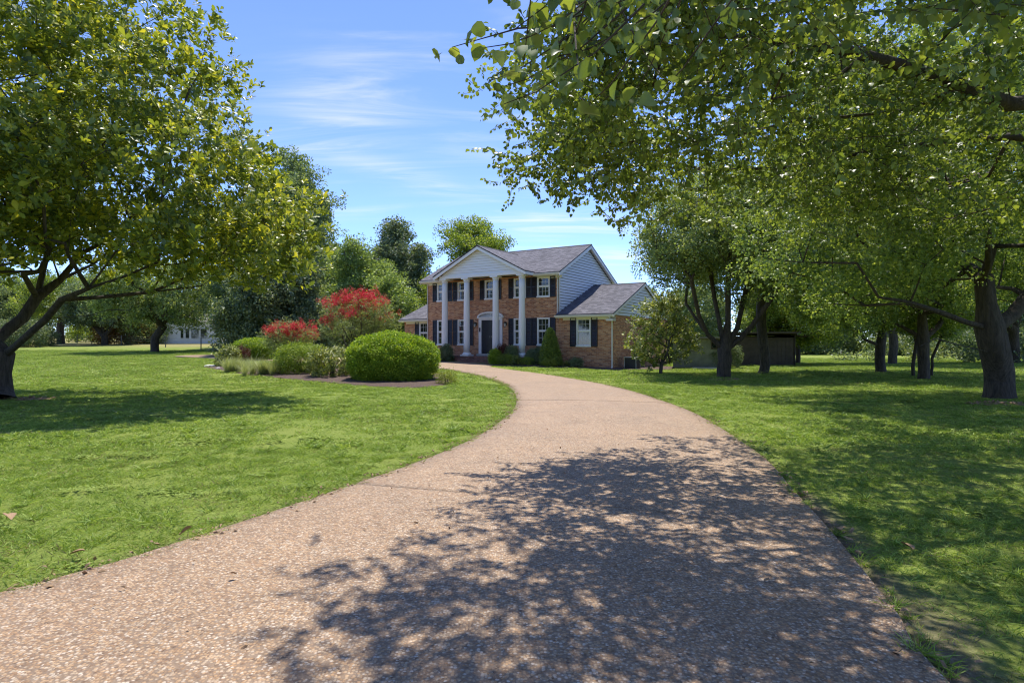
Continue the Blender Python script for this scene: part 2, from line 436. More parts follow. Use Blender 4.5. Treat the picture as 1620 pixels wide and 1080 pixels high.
# ------------------------------------------------------------------ leaf clusters and the instancer
def leaf_shape(kind):
    """a unit leaf along +y, folded along its midrib: verts, faces"""
    if kind == 'quad':
        return np.array([(0, 0, 0), (-.36, .45, .10), (0, 1, -.06), (.36, .45, .10)]), [(0, 1, 2), (0, 2, 3)]
    if kind == 'pear':
        return np.array([(0, 0, 0), (-.36, .14, .06), (-.44, .42, .11), (-.27, .74, .06), (0, 1, -.14), (.27, .74, .06), (.44, .42, .11), (.36, .14, .06), (0, .42, -.02), (0, .74, -.06)]), \
            [(0, 8, 2, 1), (8, 9, 3, 2), (9, 4, 3), (0, 7, 6, 8), (8, 6, 5, 9), (9, 5, 4)]
    if kind == 'mag':
        return np.array([(0, 0, 0), (-.15, .3, .05), (-.26, .62, .05), (-.15, .88, 0), (0, 1, -.06), (.15, .88, 0), (.26, .62, .05), (.15, .3, .05), (0, .3, 0), (0, .65, 0)]), \
            [(0, 8, 1), (8, 9, 2, 1), (9, 4, 3, 2), (0, 7, 8), (8, 7, 6, 9), (9, 6, 5, 4)]
    return np.array([(0, 0, 0), (-.2, .5, .06), (0, 1, -.1), (.2, .5, .06), (0, .5, -.02)]), [(0, 4, 1), (4, 2, 1), (0, 3, 4), (4, 3, 2)]

def rotmat(e):
    return np.array(Euler(e).to_matrix())

def cluster_mesh(name, mat, placer, n, shape, seed, twigs=None, twig_mat=None):
    """placer(rng,i) -> (position, direction, up, length) of leaf i"""
    r = np.random.default_rng(seed); sv, sf = leaf_shape(shape)
    V, Fc, lv = [], [], []
    for i in range(n):
        p, d, up, ln = placer(r, i)
        d = np.asarray(d, float); d /= np.linalg.norm(d) + 1e-9
        x = np.cross(d, up); nx = np.linalg.norm(x)
        x = x / nx if nx > 1e-4 else np.array((1.0, 0, 0)); z = np.cross(x, d)
        q = np.asarray(p) + ln * (sv[:, :1] * x + sv[:, 1:2] * d + sv[:, 2:3] * z)
        b = sum(len(a) for a in V); V.append(q); Fc += [tuple(k + b for k in f) for f in sf]; lv += [r.uniform(0, 1)] * len(sv)
    nm = len(Fc)
    for tw in (twigs or []):
        v, f = sweep(np.asarray(tw[0]), np.full(len(tw[0]), tw[1]), 4)
        b = sum(len(a) for a in V); V.append(v); Fc += [tuple(k + b for k in q) for q in f]; lv += [0.5] * len(v)
    me = pydata(name, np.concatenate(V), Fc)
    me.materials.append(mat)
    if twigs:
        me.materials.append(twig_mat or M['bark']); me.polygons.foreach_set('material_index', [0] * nm + [1] * (len(Fc) - nm))
    a = me.attributes.new('lv', 'FLOAT', 'POINT'); a.data.foreach_set('value', lv)
    me.polygons.foreach_set('use_smooth', [True] * len(Fc))
    return me

def ball_placer(R, ln, flat_=0.8, up_bias=0.5):
    def pl(r, i):
        d = r.normal(size=3); d /= np.linalg.norm(d)
        p = d * R * r.uniform(0.15, 1) ** 0.5 * np.array((1, 1, flat_))
        dirn = d * 0.6 + r.normal(size=3) * 0.55 + np.array((0, 0, -0.12))
        up = np.array((0, 0, up_bias)) + r.normal(size=3) * 0.45
        return p, dirn, up, ln * r.uniform(0.65, 1.25)
    return pl

def spray_placer(length, n, ln, droop=0.25):
    def pl(r, i):
        s = (i + 0.5) / n; side = 1 if i % 2 else -1
        p = np.array((0.04 * math.sin(4 * s), length * s, -0.05 * length * s * s))
        if i == n - 1: d = np.array((0, 1, -droop))
        else: d = np.array((side * r.uniform(0.5, 1.1), r.uniform(0.1, 0.8), r.uniform(-0.8, 0.25)))
        p = p + d / np.linalg.norm(d) * ln * 0.35
        return p, d + np.array((0, 0, -droop)), np.array((0, 0, 1)) + r.normal(size=3) * 0.55, ln * r.uniform(0.7, 1.2)
    return pl

def whorl_placer(n, ln):
    def pl(r, i):
        a = i * 2.4 + r.uniform(-.3, .3); t = r.uniform(0.05, 0.85) if i < n - 2 else 1.5
        d = np.array((math.cos(a), math.sin(a), t)); return (0, 0, 0.02 * i), d, np.array((0, 0, 1.0)) + r.normal(size=3) * 0.15, ln * r.uniform(0.7, 1.15)
    return pl

def blade_placer(R, h, lean=0.55):
    def pl(r, i):
        p = np.append(r.uniform(-R, R, 2), -0.005); d = np.append(r.normal(size=2) * lean, 1.0)
        return p, d, np.append(r.normal(size=2), 0.1), h * r.uniform(0.5, 1.25)
    return pl

def tuft_placer(h, spread):
    def pl(r, i):
        a = r.uniform(0, 6.283); k = r.uniform(0.1, 1) * spread
        return np.append(r.normal(size=2) * 0.06, 0), np.array((math.cos(a) * k, math.sin(a) * k, 1.0)), np.array((-math.cos(a), -math.sin(a), 0.2)), h * r.uniform(0.55, 1.15)
    return pl

def blade_mesh(name, mats, placer, n, width, seed, bend=0.25, dry=0.0, seg=2):
    r = np.random.default_rng(seed); V, Fc, lv, mi = [], [], [], []
    for i in range(n):
        p, d, up, ln = placer(r, i); d = np.asarray(d, float); d /= np.linalg.norm(d)
        s = np.cross(d, up); s /= np.linalg.norm(s) + 1e-9
        out = np.array((d[0], d[1], 0.0)); w = width * r.uniform(0.7, 1.3); b = len(V)
        for k in range(seg):
            t = k / seg; c = p + d * ln * t + out * bend * ln * t * t * 2 - np.array((0, 0, bend * ln * 0.5 * t * t)); ww = w * (1 - 0.35 * t)
            V += [c - s * ww / 2, c + s * ww / 2]
        V.append(p + d * ln + out * bend * ln * 2 - np.array((0, 0, bend * ln * 0.5)))
        for k in range(seg - 1): Fc.append((b + 2 * k, b + 2 * k + 1, b + 2 * k + 3, b + 2 * k + 2))
        Fc.append((b + 2 * seg - 2, b + 2 * seg - 1, b + 2 * seg))
        lv += [r.uniform(0, 1)] * (2 * seg + 1); mi += [1 if r.uniform() < dry else 0] * seg
    me = pydata(name, np.array(V), Fc)
    for m in mats: me.materials.append(m)
    if len(mats) > 1: me.polygons.foreach_set('material_index', mi)
    a = me.attributes.new('lv', 'FLOAT', 'POINT'); a.data.foreach_set('value', lv)
    return me

COLLS = {}
def coll(key, meshes):
    c = bpy.data.collections.new('source_' + key)
    for k, me in enumerate(meshes):
        c.objects.link(bpy.data.objects.new('%s_%02d' % (key, k), me))
    g = bpy.data.node_groups.new('scatter_' + key, 'GeometryNodeTree')
    g.interface.new_socket('Geometry', in_out='INPUT', socket_type='NodeSocketGeometry')
    g.interface.new_socket('Geometry', in_out='OUTPUT', socket_type='NodeSocketGeometry')
    gi, go = g.nodes.new('NodeGroupInput'), g.nodes.new('NodeGroupOutput')
    iop = g.nodes.new('GeometryNodeInstanceOnPoints'); ci = g.nodes.new('GeometryNodeCollectionInfo')
    ci.inputs['Collection'].default_value = c; ci.inputs['Separate Children'].default_value = True; ci.inputs['Reset Children'].default_value = True
    def na(name, typ):
        n = g.nodes.new('GeometryNodeInputNamedAttribute'); n.data_type = typ; n.inputs['Name'].default_value = name; return n.outputs[0]
    g.links.new(gi.outputs[0], iop.inputs['Points']); g.links.new(ci.outputs[0], iop.inputs['Instance'])
    iop.inputs['Pick Instance'].default_value = True
    g.links.new(na('idx', 'INT'), iop.inputs['Instance Index']); g.links.new(na('rot', 'FLOAT_VECTOR'), iop.inputs['Rotation'])
    g.links.new(na('scl', 'FLOAT'), iop.inputs['Scale']); g.links.new(iop.outputs[0], go.inputs[0])
    COLLS[key] = (g, len(meshes)); return c

def scatter(name, key, pos, rot, scl, parent=None, idx=None, seed=0):
    g, n = COLLS[key]; pos = np.asarray(pos, float)
    me = bpy.data.meshes.new(name); me.vertices.add(len(pos)); me.vertices.foreach_set('co', pos.ravel())
    r = np.random.default_rng(seed + 17)
    idx = r.integers(0, n, len(pos)) if idx is None else idx
    a = me.attributes.new('idx', 'INT', 'POINT'); a.data.foreach_set('value', np.asarray(idx, np.int32))
    a = me.attributes.new('rot', 'FLOAT_VECTOR', 'POINT'); a.data.foreach_set('vector', np.asarray(rot, float).ravel())
    a = me.attributes.new('scl', 'FLOAT', 'POINT'); a.data.foreach_set('value', np.broadcast_to(np.asarray(scl, float), (len(pos),)).copy())
    me.update()
    o = link(name, me, None, parent)
    md = o.modifiers.new('scatter', 'NODES'); md.node_group = g
    o['kind'] = 'stuff'
    return o

def euler_from_dir(d, spin):
    """rotations whose local +z follows d, spun about it"""
    d = d / (np.linalg.norm(d, axis=1)[:, None] + 1e-9)
    out = np.zeros_like(d)
    for i in range(len(d)):
        q = Vector(d[i]).to_track_quat('Z', 'Y')
        out[i] = (q @ Euler((0, 0, spin[i])).to_quaternion()).to_euler()
    return out

TW = lambda length: [(np.array([(0, 0, 0), (0.012, length * .5, -.01 * length), (0.01, length, -.05 * length)]), 0.0028)]
coll('pear', [cluster_mesh('pear_spray%d' % k, L['pear'], spray_placer(0.30, 13, 0.062), 13, 'pear', k, TW(0.30)) for k in range(6)])
coll('magnolia', [cluster_mesh('magnolia_whorl%d' % k, L['magnolia'], whorl_placer(9, 0.165), 9, 'mag', 20 + k) for k in range(6)])
coll('oak', [cluster_mesh('oak_clump%d' % k, L['oak'], ball_placer(0.42, 0.13), 46, 'quad', 40 + k) for k in range(5)])
coll('maple', [cluster_mesh('maple_clump%d' % k, L['maple'], ball_placer(0.36, 0.12), 42, 'quad', 50 + k) for k in range(5)])
coll('bright', [cluster_mesh('bright_clump%d' % k, L['bright'], ball_placer(0.40, 0.14), 42, 'quad', 60 + k) for k in range(5)])
coll('wood', [cluster_mesh('wood_clump%d' % k, L['wood'], ball_placer(0.8, 0.26), 60, 'quad', 70 + k) for k in range(5)])
coll('darkgreen', [cluster_mesh('evergreen_clump%d' % k, L['darkgreen'], ball_placer(0.6, 0.20), 56, 'quad', 80 + k) for k in range(5)])
coll('boxwood', [cluster_mesh('boxwood_tip%d' % k, L['boxwood'], ball_placer(0.11, 0.078, 1.0, 0.8), 15, 'leaf', 90 + k) for k in range(5)])
coll('spirea', [cluster_mesh('spirea_tip%d' % k, L['spirea'], spray_placer(0.22, 12, 0.065, -0.1), 12, 'leaf', 100 + k) for k in range(5)])
coll('lime', [cluster_mesh('lime_tip%d' % k, L['lime'], spray_placer(0.18, 10, 0.065, 0.0), 10, 'leaf', 110 + k) for k in range(5)])
coll('olive', [cluster_mesh('olive_whorl%d' % k, L['olive'], whorl_placer(8, 0.15), 8, 'mag', 120 + k) for k in range(5)])
coll('redleaf', [cluster_mesh('red_tip%d' % k, L['redleaf'], ball_placer(0.13, 0.065), 16, 'leaf', 130 + k) for k in range(4)])
coll('darkshrub', [cluster_mesh('dark_tip%d' % k, L['darkgreen'], ball_placer(0.14, 0.075), 18, 'leaf', 140 + k) for k in range(4)])
coll('myrtle', [cluster_mesh('myrtle_spray%d' % k, L['oak'], spray_placer(0.34, 16, 0.075), 16, 'leaf', 145 + k) for k in range(4)])
coll('flower', [cluster_mesh('flower_head%d' % k, L['flower'], ball_placer(0.13, 0.055, 1.7), 46, 'quad', 150 + k) for k in range(5)])
coll('rust', [cluster_mesh('rust_clump%d' % k, L['rust'], ball_placer(0.4, 0.14), 40, 'quad', 160 + k) for k in range(3)])
coll('conifer', [cluster_mesh('conifer_tip%d' % k, L['maple'], tuft_placer(0.13, 0.8), 20, 'leaf', 170 + k) for k in range(4)])
coll('plume', [blade_mesh('plume_tuft%d' % k, [L['plume']], tuft_placer(1.15, 0.7), 150, 0.013, 180 + k, 0.32, 0, 3) for k in range(3)])
coll('tall_grass', [blade_mesh('strap_tuft%d' % k, [L['spirea']], tuft_placer(0.5, 0.9), 60, 0.016, 190 + k, 0.3, 0, 3) for k in range(2)])
def clover_placer(R, ln):
    def pl(r, i):
        if i % 3 == 0: pl.c = np.append(r.uniform(-R, R, 2), r.uniform(0.02, 0.05)); pl.a = r.uniform(0, 6.283)
        a = pl.a + 2.094 * (i % 3); return pl.c, np.array((math.cos(a), math.sin(a), r.uniform(0.0, 0.4))), np.array((0, 0, 1.0)), ln * r.uniform(0.8, 1.2)
    return pl
GS = [L['grass'], L['straw']]
GN = [blade_mesh('grass_near%d' % k, GS, blade_placer(0.13, 0.052, 0.75), 62, 0.0050, 200 + k, 0.35, 0.03) for k in range(6)]
GN += [blade_mesh('grass_thin%d' % k, GS, blade_placer(0.13, 0.040, 1.0), 34, 0.0046, 210 + k, 0.35, 0.5) for k in range(4)]
GN += [blade_mesh('grass_tuft%d' % k, GS, blade_placer(0.06, 0.105, 0.8), 34, 0.0075, 215 + k, 0.45, 0.03, 3) for k in range(3)]
GN += [cluster_mesh('clover%d' % k, L['clover'], clover_placer(0.11, 0.022), 75, 'pear', 240 + k) for k in range(3)]
GN += [blade_mesh('grass_pale%d' % k, GS, blade_placer(0.13, 0.050, 0.85), 60, 0.0050, 244 + k, 0.35, 0.28) for k in range(3)]
coll('grass_near', GN)
coll('grass_mid', [blade_mesh('grass_mid%d' % k, GS, blade_placer(0.24, 0.058, 0.75), 110, 0.010, 220 + k, 0.35, 0.03) for k in range(6)]
     + [blade_mesh('grass_midthin%d' % k, GS, blade_placer(0.24, 0.045, 0.9), 80, 0.010, 226 + k, 0.35, 0.4) for k in range(3)]
     + [blade_mesh('grass_midtuft%d' % k, GS, blade_placer(0.12, 0.115, 0.8), 60, 0.014, 250 + k, 0.45, 0.04) for k in range(2)]
     + [cluster_mesh('clover_mid%d' % k, L['clover'], clover_placer(0.2, 0.034), 90, 'pear', 254 + k) for k in range(2)])
coll('grass_far', [blade_mesh('grass_far%d' % k, GS, blade_placer(0.55, 0.07, 0.7), 170, 0.022, 230 + k, 0.35, 0.04 if k < 4 else 0.25, 1) for k in range(6)])

# ------------------------------------------------------------------ driveway outline
UL = np.array((-0.849, 0.527)); VB = np.array((0.527, 0.849)); HC = np.array((2.78, 35.63))   # house: left along the front, back, front right corner
def hpt(a, p):
    return HC + UL * a - VB * p
def catmull(P, per=12):
    P = np.asarray(P, float); out = []
    for i in range(len(P) - 1):
        p0, p1, p2, p3 = P[max(i - 1, 0)], P[i], P[i + 1], P[min(i + 2, len(P) - 1)]
        for k in range(per):
            t = k / per
            out.append(0.5 * (2 * p1 + (p2 - p0) * t + (2 * p0 - 5 * p1 + 4 * p2 - p3) * t * t + (3 * p1 - p0 - 3 * p2 + p3) * t ** 3))
    out.append(P[-1]); return np.array(out)
g2 = lambda x, y: G(x, y)[:2]
LE = [(-9.5, -3.0), (-5.6, 0.8), g2(0, 945), g2(300, 858), g2(560, 770), g2(680, 727), g2(760, 690), g2(808, 655), g2(817, 635), g2(812, 620), g2(795, 607), g2(765, 597), g2(735, 590), g2(700, 584)]
RE = [(1.5, -3.0), (1.72, 0.5), g2(1492, 1080), g2(1414, 971), g2(1318, 850), g2(1259, 784), g2(1197, 718), g2(1107, 660), g2(1060, 640), g2(1000, 620), g2(950, 608), g2(900, 599), g2(850, 591), g2(778, 581.5)]
q = np.array(LE[-1])
LE += [q + UL * 3.4 + VB * 0.3, q + UL * 9, q + UL * 26]
RE += [hpt(3.3, 2.6), hpt(8.5, 2.2), hpt(26, 2.2)]
PER = 14
LE, RE = catmull(LE, PER), catmull(RE, PER)
r_ = np.random.default_rng(3)
DRIVE_POLY = np.concatenate([LE, RE[::-1]])

def in_poly(pts, poly):
    x, y = pts[:, 0], pts[:, 1]; res = np.zeros(len(pts), bool); j = len(poly) - 1
    for i in range(len(poly)):
        xi, yi = poly[i]; xj, yj = poly[j]
        c = ((yi > y) != (yj > y)) & (x < (xj - xi) * (y - yi) / (yj - yi + 1e-12) + xi); res ^= c; j = i
    return res
def poly_dist(pts, poly, closed=True):
    d = np.full(len(pts), 1e9); n = len(poly)
    for i in range(n if closed else n - 1):
        a, b = poly[i], poly[(i + 1) % n]; ab = b - a
        t = np.clip(((pts - a) @ ab) / (ab @ ab + 1e-12), 0, 1)
        d = np.minimum(d, np.hypot(*(pts - a - t[:, None] * ab).T))
    return d

def build_driveway():
    root = empty('driveway'); tag(root, kind='structure')
    rows, nx = len(LE), 10
    cuts = [0, 4 * PER, 8 * PER, 12 * PER, rows - 1]
    for s in range(len(cuts) - 1):
        a, b = cuts[s], cuts[s + 1]; V, Fc = [], []
        for i in range(a, b + 1):
            l, r = LE[i].copy(), RE[i].copy()
            if i == a and s > 0: l, r = l + (LE[i + 1] - l) * 0.013, r + (RE[i + 1] - r) * 0.013
            for k in range(nx + 1):
                p = l + (r - l) * k / nx; z = float(gz(*p)) + 0.035 + 0.03 * math.sin(math.pi * k / nx)
                V.append((p[0], p[1], z))
        n = b - a + 1; w = nx + 1
        for i in range(n - 1):
            for k in range(nx): Fc.append((i * w + k, i * w + k + 1, (i + 1) * w + k + 1, (i + 1) * w + k))
        # skirt all round
        ring = [k for k in range(w)] + [i * w + nx for i in range(1, n)] + [(n - 1) * w + k for k in range(nx - 1, -1, -1)] + [i * w for i in range(n - 2, 0, -1)]
        base = len(V); V += [(V[i][0], V[i][1], V[i][2] - 0.14) for i in ring]
        for k in range(len(ring)): Fc.append((ring[k], base + k, base + (k + 1) % len(ring), ring[(k + 1) % len(ring)]))
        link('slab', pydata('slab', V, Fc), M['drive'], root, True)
        me = root.children[-1].data if False else None
    # soil showing in the joints
build_driveway()

# garden beds
BED = np.array([g2(322, 581), g2(380, 591), g2(450, 599), g2(540, 607), g2(620, 613), g2(690, 611), g2(716, 603), g2(706, 596), g2(690, 590)])
BED = np.concatenate([BED, [BED[-1] + np.array((-4.5, 4.0)), BED[-1] + np.array((-10, 6.5)), BED[0] + np.array((0.5, 3.0))]])
def wobble(poly, amp, seed, per=8):
    P = catmull(np.concatenate([poly, poly[:1]]), per)[:-1]
    return P + np.stack([snoise(P, seed, 0.7), snoise(P, seed + 1, 0.7)], 1) * amp
BED = wobble(BED, 0.08, 4)
FBED = wobble(np.array([hpt(2.9, 1.5), hpt(2.9, 2.9), hpt(1.0, 2.6), hpt(-1.0, 1.75), hpt(-3.6, 1.3), hpt(-4.2, 0.4), hpt(-6.0, -2.0), hpt(-6.3, -5.5), hpt(-3.4, -5.5), hpt(-3.4, 0.0), hpt(0, 0.0)]), 0.06, 9)
FBED2 = wobble(np.array([hpt(6.4, 1.2), hpt(6.4, 2.0), hpt(8.6, 2.0), hpt(13.4, 0.7), hpt(13.6, -1.2), hpt(10, -1.2), hpt(10, 0.0), hpt(8.4, 0.0)]), 0.04, 12)
def bed(name, poly):
    c = poly.mean(0); V = []; Fc = []; rings = 8; n = len(poly)
    for k in range(rings):
        t = 1 - k / rings
        for p in poly:
            qq = c + (p - c) * t; h = 0.012 + 0.07 * (1 - t ** 4) + 0.018 * float(snoise(qq[None], 5, 0.25)[0])
            V.append((qq[0], qq[1], float(gz(*qq)) + h))
    V.append((c[0], c[1], float(gz(*c)) + 0.08))
    for k in range(rings - 1):
        for i in range(n): Fc.append((k * n + i, k * n + (i + 1) % n, (k + 1) * n + (i + 1) % n, (k + 1) * n + i))
    for i in range(n): Fc.append(((rings - 1) * n + i, (rings - 1) * n + (i + 1) % n, len(V) - 1))
    return tag(link(name, pydata(name, V, Fc), M['mulch'], None, True), kind='structure')
bed('island_garden_bed', BED); bed('foundation_garden_bed', FBED); bed('porch_garden_bed', FBED2)

# ------------------------------------------------------------------ lawn
def edge_soil(pts):
    d = poly_dist(pts, RE[:9 * PER], False); dl = poly_dist(pts, LE[:9 * PER], False)
    n = snoise(pts, 31, 0.5) * 0.5 + snoise(pts, 32, 0.16) * 0.35
    near = np.clip((7.5 - pts[:, 1]) / 6.0, 0, 1)
    wr = 0.10 + 0.42 * near
    s = np.clip(1.15 - d / wr + n * 0.9, 0, 1) * np.where(d < 1.3, 1, 0)
    sl = np.clip(0.85 - dl / 0.20 + n * 0.6, 0, 1) * np.where(dl < 0.6, 1, 0)
    return np.maximum(s, sl)

def build_lawn():
    xs = np.unique(np.concatenate([np.arange(-8, 9.01, 0.14), np.arange(-30, 30.1, 0.8), np.arange(-90, 91, 4.0), np.arange(-700, 701, 40.0)]).round(3))
    ys = np.unique(np.concatenate([np.arange(0, 13.01, 0.14), np.arange(13, 45, 0.8), np.arange(45, 150, 4.0), np.arange(-120, 1, 10.0), np.arange(150, 1200, 50.0)]).round(3))
    X, Y = np.meshgrid(xs, ys); P = np.stack([X.ravel(), Y.ravel()], 1)
    ind = in_poly(P, DRIVE_POLY); dd = poly_dist(P, DRIVE_POLY[::2])
    Z = gz(P[:, 0], P[:, 1]) + 0.018 * snoise(P, 41, 0.9) * np.clip(1 - dd / 0.3, 0, 1) * -0.5 + 0.02 * snoise(P, 43, 2.5) * (dd > 0.6)
    Z = np.where(ind & (dd > 0.02), Z - 0.05, Z)
    nx, ny = len(xs), len(ys)
    i, j = np.meshgrid(np.arange(nx - 1), np.arange(ny - 1)); a = (j * nx + i).ravel()
    Fc = np.stack([a, a + 1, a + nx + 1, a + nx], 1)
    me = bpy.data.meshes.new('lawn'); me.from_pydata(np.column_stack([P, Z]).tolist(), [], Fc.tolist()); me.update()
    s = np.zeros(len(P)); m = (P[:, 1] > -1) & (P[:, 1] < 24) & (np.abs(P[:, 0]) < 10); s[m] = edge_soil(P[m])
    at_ = me.attributes.new('soil', 'FLOAT', 'POINT'); at_.data.foreach_set('value', s)
    fd = np.clip((P[:, 1] - 62 + 4 * snoise(P, 51, 14)) / 8, 0, 1) * np.clip((-22 - P[:, 0]) / 8, 0, 1)
    at_ = me.attributes.new('field', 'FLOAT', 'POINT'); at_.data.foreach_set('value', fd)
    o = link('lawn', me, M['lawn'], None, True); tag(o, kind='structure')
build_lawn()

def build_grass():
    zones = [('grass_near', (-9.5, 11), (1.2, 9.0), 60, 1.0), ('grass_mid', (-21, 22), (9.0, 22), 19, 1.0), ('grass_far', (-48, 50), (22, 56), 4.2, 1.0)]
    for zi, (key, xr, yr, dens, sc) in enumerate(zones):
        r = np.random.default_rng(300 + zi)
        n = int((xr[1] - xr[0]) * (yr[1] - yr[0]) * dens)
        P = np.stack([r.uniform(*xr, n), r.uniform(*yr, n)], 1)
        P = P[np.abs(P[:, 0]) < P[:, 1] * 0.98 + 2.5]
        margin = 0.03 if zi < 2 else 0.25
        ok = ~in_poly(P, DRIVE_POLY)
        if zi == 2: ok &= poly_dist(P, DRIVE_POLY[::3]) > margin
        else: ok &= poly_dist(P, DRIVE_POLY) > margin
        for b in (BED, FBED, FBED2): ok &= ~in_poly(P, b)
        hx = (P - HC) @ (-UL); hy = (P - HC) @ VB
        ok &= ~((hx > -13.3) & (hx < 3.6) & (hy > -0.1) & (hy < 10))
        P = P[ok]
        s = edge_soil(P) if zi < 2 else np.zeros(len(P))
        keep = r.uniform(size=len(P)) > s * 0.82
        P, s = P[keep], s[keep]
        pat = snoise(P, 61, 3.0) * 0.5 + snoise(P, 62, 0.8) * 0.5
        idx = r.integers(0, 6, len(P))
        if zi == 0:
            thin = (s > 0.12) | (pat + r.normal(size=len(P)) * 0.35 > 1.0); idx = np.where(thin, 6 + r.integers(0, 4, len(P)), idx)
            idx = np.where((pat + r.normal(size=len(P)) * 0.3 > 0.35) & ~thin, 16 + r.integers(0, 3, len(P)), idx)
            idx = np.where((r.uniform(size=len(P)) < 0.09) & ~thin, 10 + r.integers(0, 3, len(P)), idx)
            cl = snoise(P, 71, 0.6) + r.normal(size=len(P)) * 0.25
            idx = np.where((cl > 0.85) & ~thin, 13 + r.integers(0, 3, len(P)), idx)
        elif zi == 1:
            thin = (s > 0.12) | (pat + r.normal(size=len(P)) * 0.4 > 0.75); idx = np.where(thin, 6 + r.integers(0, 3, len(P)), idx)
            idx = np.where((r.uniform(size=len(P)) < 0.10) & ~thin, 9 + r.integers(0, 2, len(P)), idx)
            idx = np.where((snoise(P, 71, 0.9) + r.normal(size=len(P)) * 0.25 > 0.9) & ~thin, 11 + r.integers(0, 2, len(P)), idx)
        rot = np.zeros((len(P), 3)); rot[:, 2] = r.uniform(0, 6.283, len(P)); rot[:, :2] = r.normal(size=(len(P), 2)) * 0.06
        scl = sc * r.uniform(0.75, 1.2, len(P)) * (1 + 0.18 * np.clip(pat, -1, 1))
        z = gz(P[:, 0], P[:, 1]) + 0.0
        o = scatter('grass', key, np.column_stack([P, z]), rot, scl, None, idx)
        tag(o, ['short green lawn grass nearest the driveway foreground', 'mown green lawn grass in the middle distance', 'mown green lawn grass far back around the house'][zi], 'grass', kind='stuff')
build_grass()

def edge_growth():
    r = np.random.default_rng(77); P = []
    for E, sg in ((LE, -1), (RE, 1)):
        E = E[int(1.2 * PER):12 * PER]; seg = np.diff(E, axis=0); ln = np.hypot(*seg.T); cum = np.concatenate([[0], np.cumsum(ln)])
        n = int(cum[-1] * 26); t = r.uniform(0, cum[-1], n); i = np.clip(np.searchsorted(cum, t) - 1, 0, len(seg) - 1)
        p = E[i] + seg[i] * ((t - cum[i]) / ln[i])[:, None]; nv = np.stack([seg[i][:, 1], -seg[i][:, 0]], 1) / ln[i][:, None] * sg
        keep = snoise(p, 78, 0.35) + r.normal(size=n) * 0.4 > (0.1 if sg > 0 else -0.5)
        P.append((p + nv * r.uniform(-0.035, 0.07, n)[:, None])[keep])
    P = np.concatenate(P); n = len(P)
    idx = np.where(r.uniform(size=n) < 0.5, 10 + r.integers(0, 3, n), 6 + r.integers(0, 4, n))
    rot = np.column_stack([r.normal(size=(n, 2)) * 0.25, r.uniform(0, 6.283, n)])
    o = scatter('edge_grass', 'grass_near', np.column_stack([P, gz(P[:, 0], P[:, 1]) + 0.012]), rot, r.uniform(0.45, 0.85, n), None, idx)
    tag(o, 'ragged grass tufts leaning over the driveway edges', 'grass', kind='stuff')
    # crumbs of stone, bark and leaf along the edges and strewn on the drive
    m = MB(); Q = P[r.integers(0, n, 900)] + r.normal(size=(900, 2)) * 0.09
    D = np.stack([r.uniform(-4, 3, 160), r.uniform(2.5, 11, 160)], 1); D = D[in_poly(D, DRIVE_POLY)]
    for k, p in enumerate(np.concatenate([Q, D])):
        z = float(gz(*p)) + (0.045 if k < 900 else 0.072); sz = r.uniform(0.006, 0.017) if k < 900 else r.uniform(0.005, 0.013); e = rotmat((r.normal() * .4, r.normal() * .4, r.uniform(0, 6.28)))
        v = np.array([(-1.6, -.6, -.3), (1.4, -.8, -.3), (1.7, .6, -.3), (-1.2, .8, -.3), (0, 0, .6)]) * sz; m.add((v @ e.T) + (p[0], p[1], z), [(0, 3, 2, 1), (0, 1, 4), (1, 2, 4), (2, 3, 4), (3, 0, 4)])
    tag(m.build('litter', M['dead'], None), 'crumbs of dead leaf and bark strewn along the driveway edges', 'litter', kind='stuff')
edge_growth()

# ------------------------------------------------------------------ the brick house
H = empty('brick_house', (HC[0], HC[1], 0), math.atan2(-0.527, 0.849))
tag(H, 'two storey brick house with white columned portico and black shutters', 'house')
MW, MD, EAVE, SLOPE = 10.07, 8.1, 5.61, 0.485
RIDGE_Y = MD / 2
WING_W, WEAVE, WSLOPE, WRIDGE = 3.48, 3.08, 0.40, 4.9
FLOOR = 0.68

def wall(name, p0, p1, z0, z1, holes, mat, parent, inward, depth=0.12):
    p0, p1 = np.asarray(p0, float), np.asarray(p1, float); ln = np.linalg.norm(p1 - p0); d = (p1 - p0) / ln
    S = sorted({0.0, ln, *[h[0] for h in holes], *[h[1] for h in holes]}); Z = sorted({z0, z1, *[h[2] for h in holes], *[h[3] for h in holes]})
    V, Fc, uv = [], [], []
    def quad(pts, uvs):
        b = len(V); V.extend(pts); uv.extend(uvs); Fc.append((b, b + 1, b + 2, b + 3))
    P = lambda s, z, k=0.0: (p0[0] + d[0] * s + inward[0] * k, p0[1] + d[1] * s + inward[1] * k, z)
    for i in range(len(S) - 1):
        for j in range(len(Z) - 1):
            sc, zc = (S[i] + S[i + 1]) / 2, (Z[j] + Z[j + 1]) / 2
            if any(h[0] < sc < h[1] and h[2] < zc < h[3] for h in holes): continue
            quad([P(S[i], Z[j]), P(S[i + 1], Z[j]), P(S[i + 1], Z[j + 1]), P(S[i], Z[j + 1])], [(S[i], Z[j]), (S[i + 1], Z[j]), (S[i + 1], Z[j + 1]), (S[i], Z[j + 1])])
    for (a, b, c, e) in holes:
        for (q0, q1) in (((a, c), (a, e)), ((a, e), (b, e)), ((b, e), (b, c)), ((b, c), (a, c))):
            quad([P(*q0), P(*q1), P(*q1, depth), P(*q0, depth)], [q0, q1, (q1[0] + depth, q1[1]), (q0[0] + depth, q0[1])])
    return link(name, pydata(name, V, Fc, uv), mat, parent)

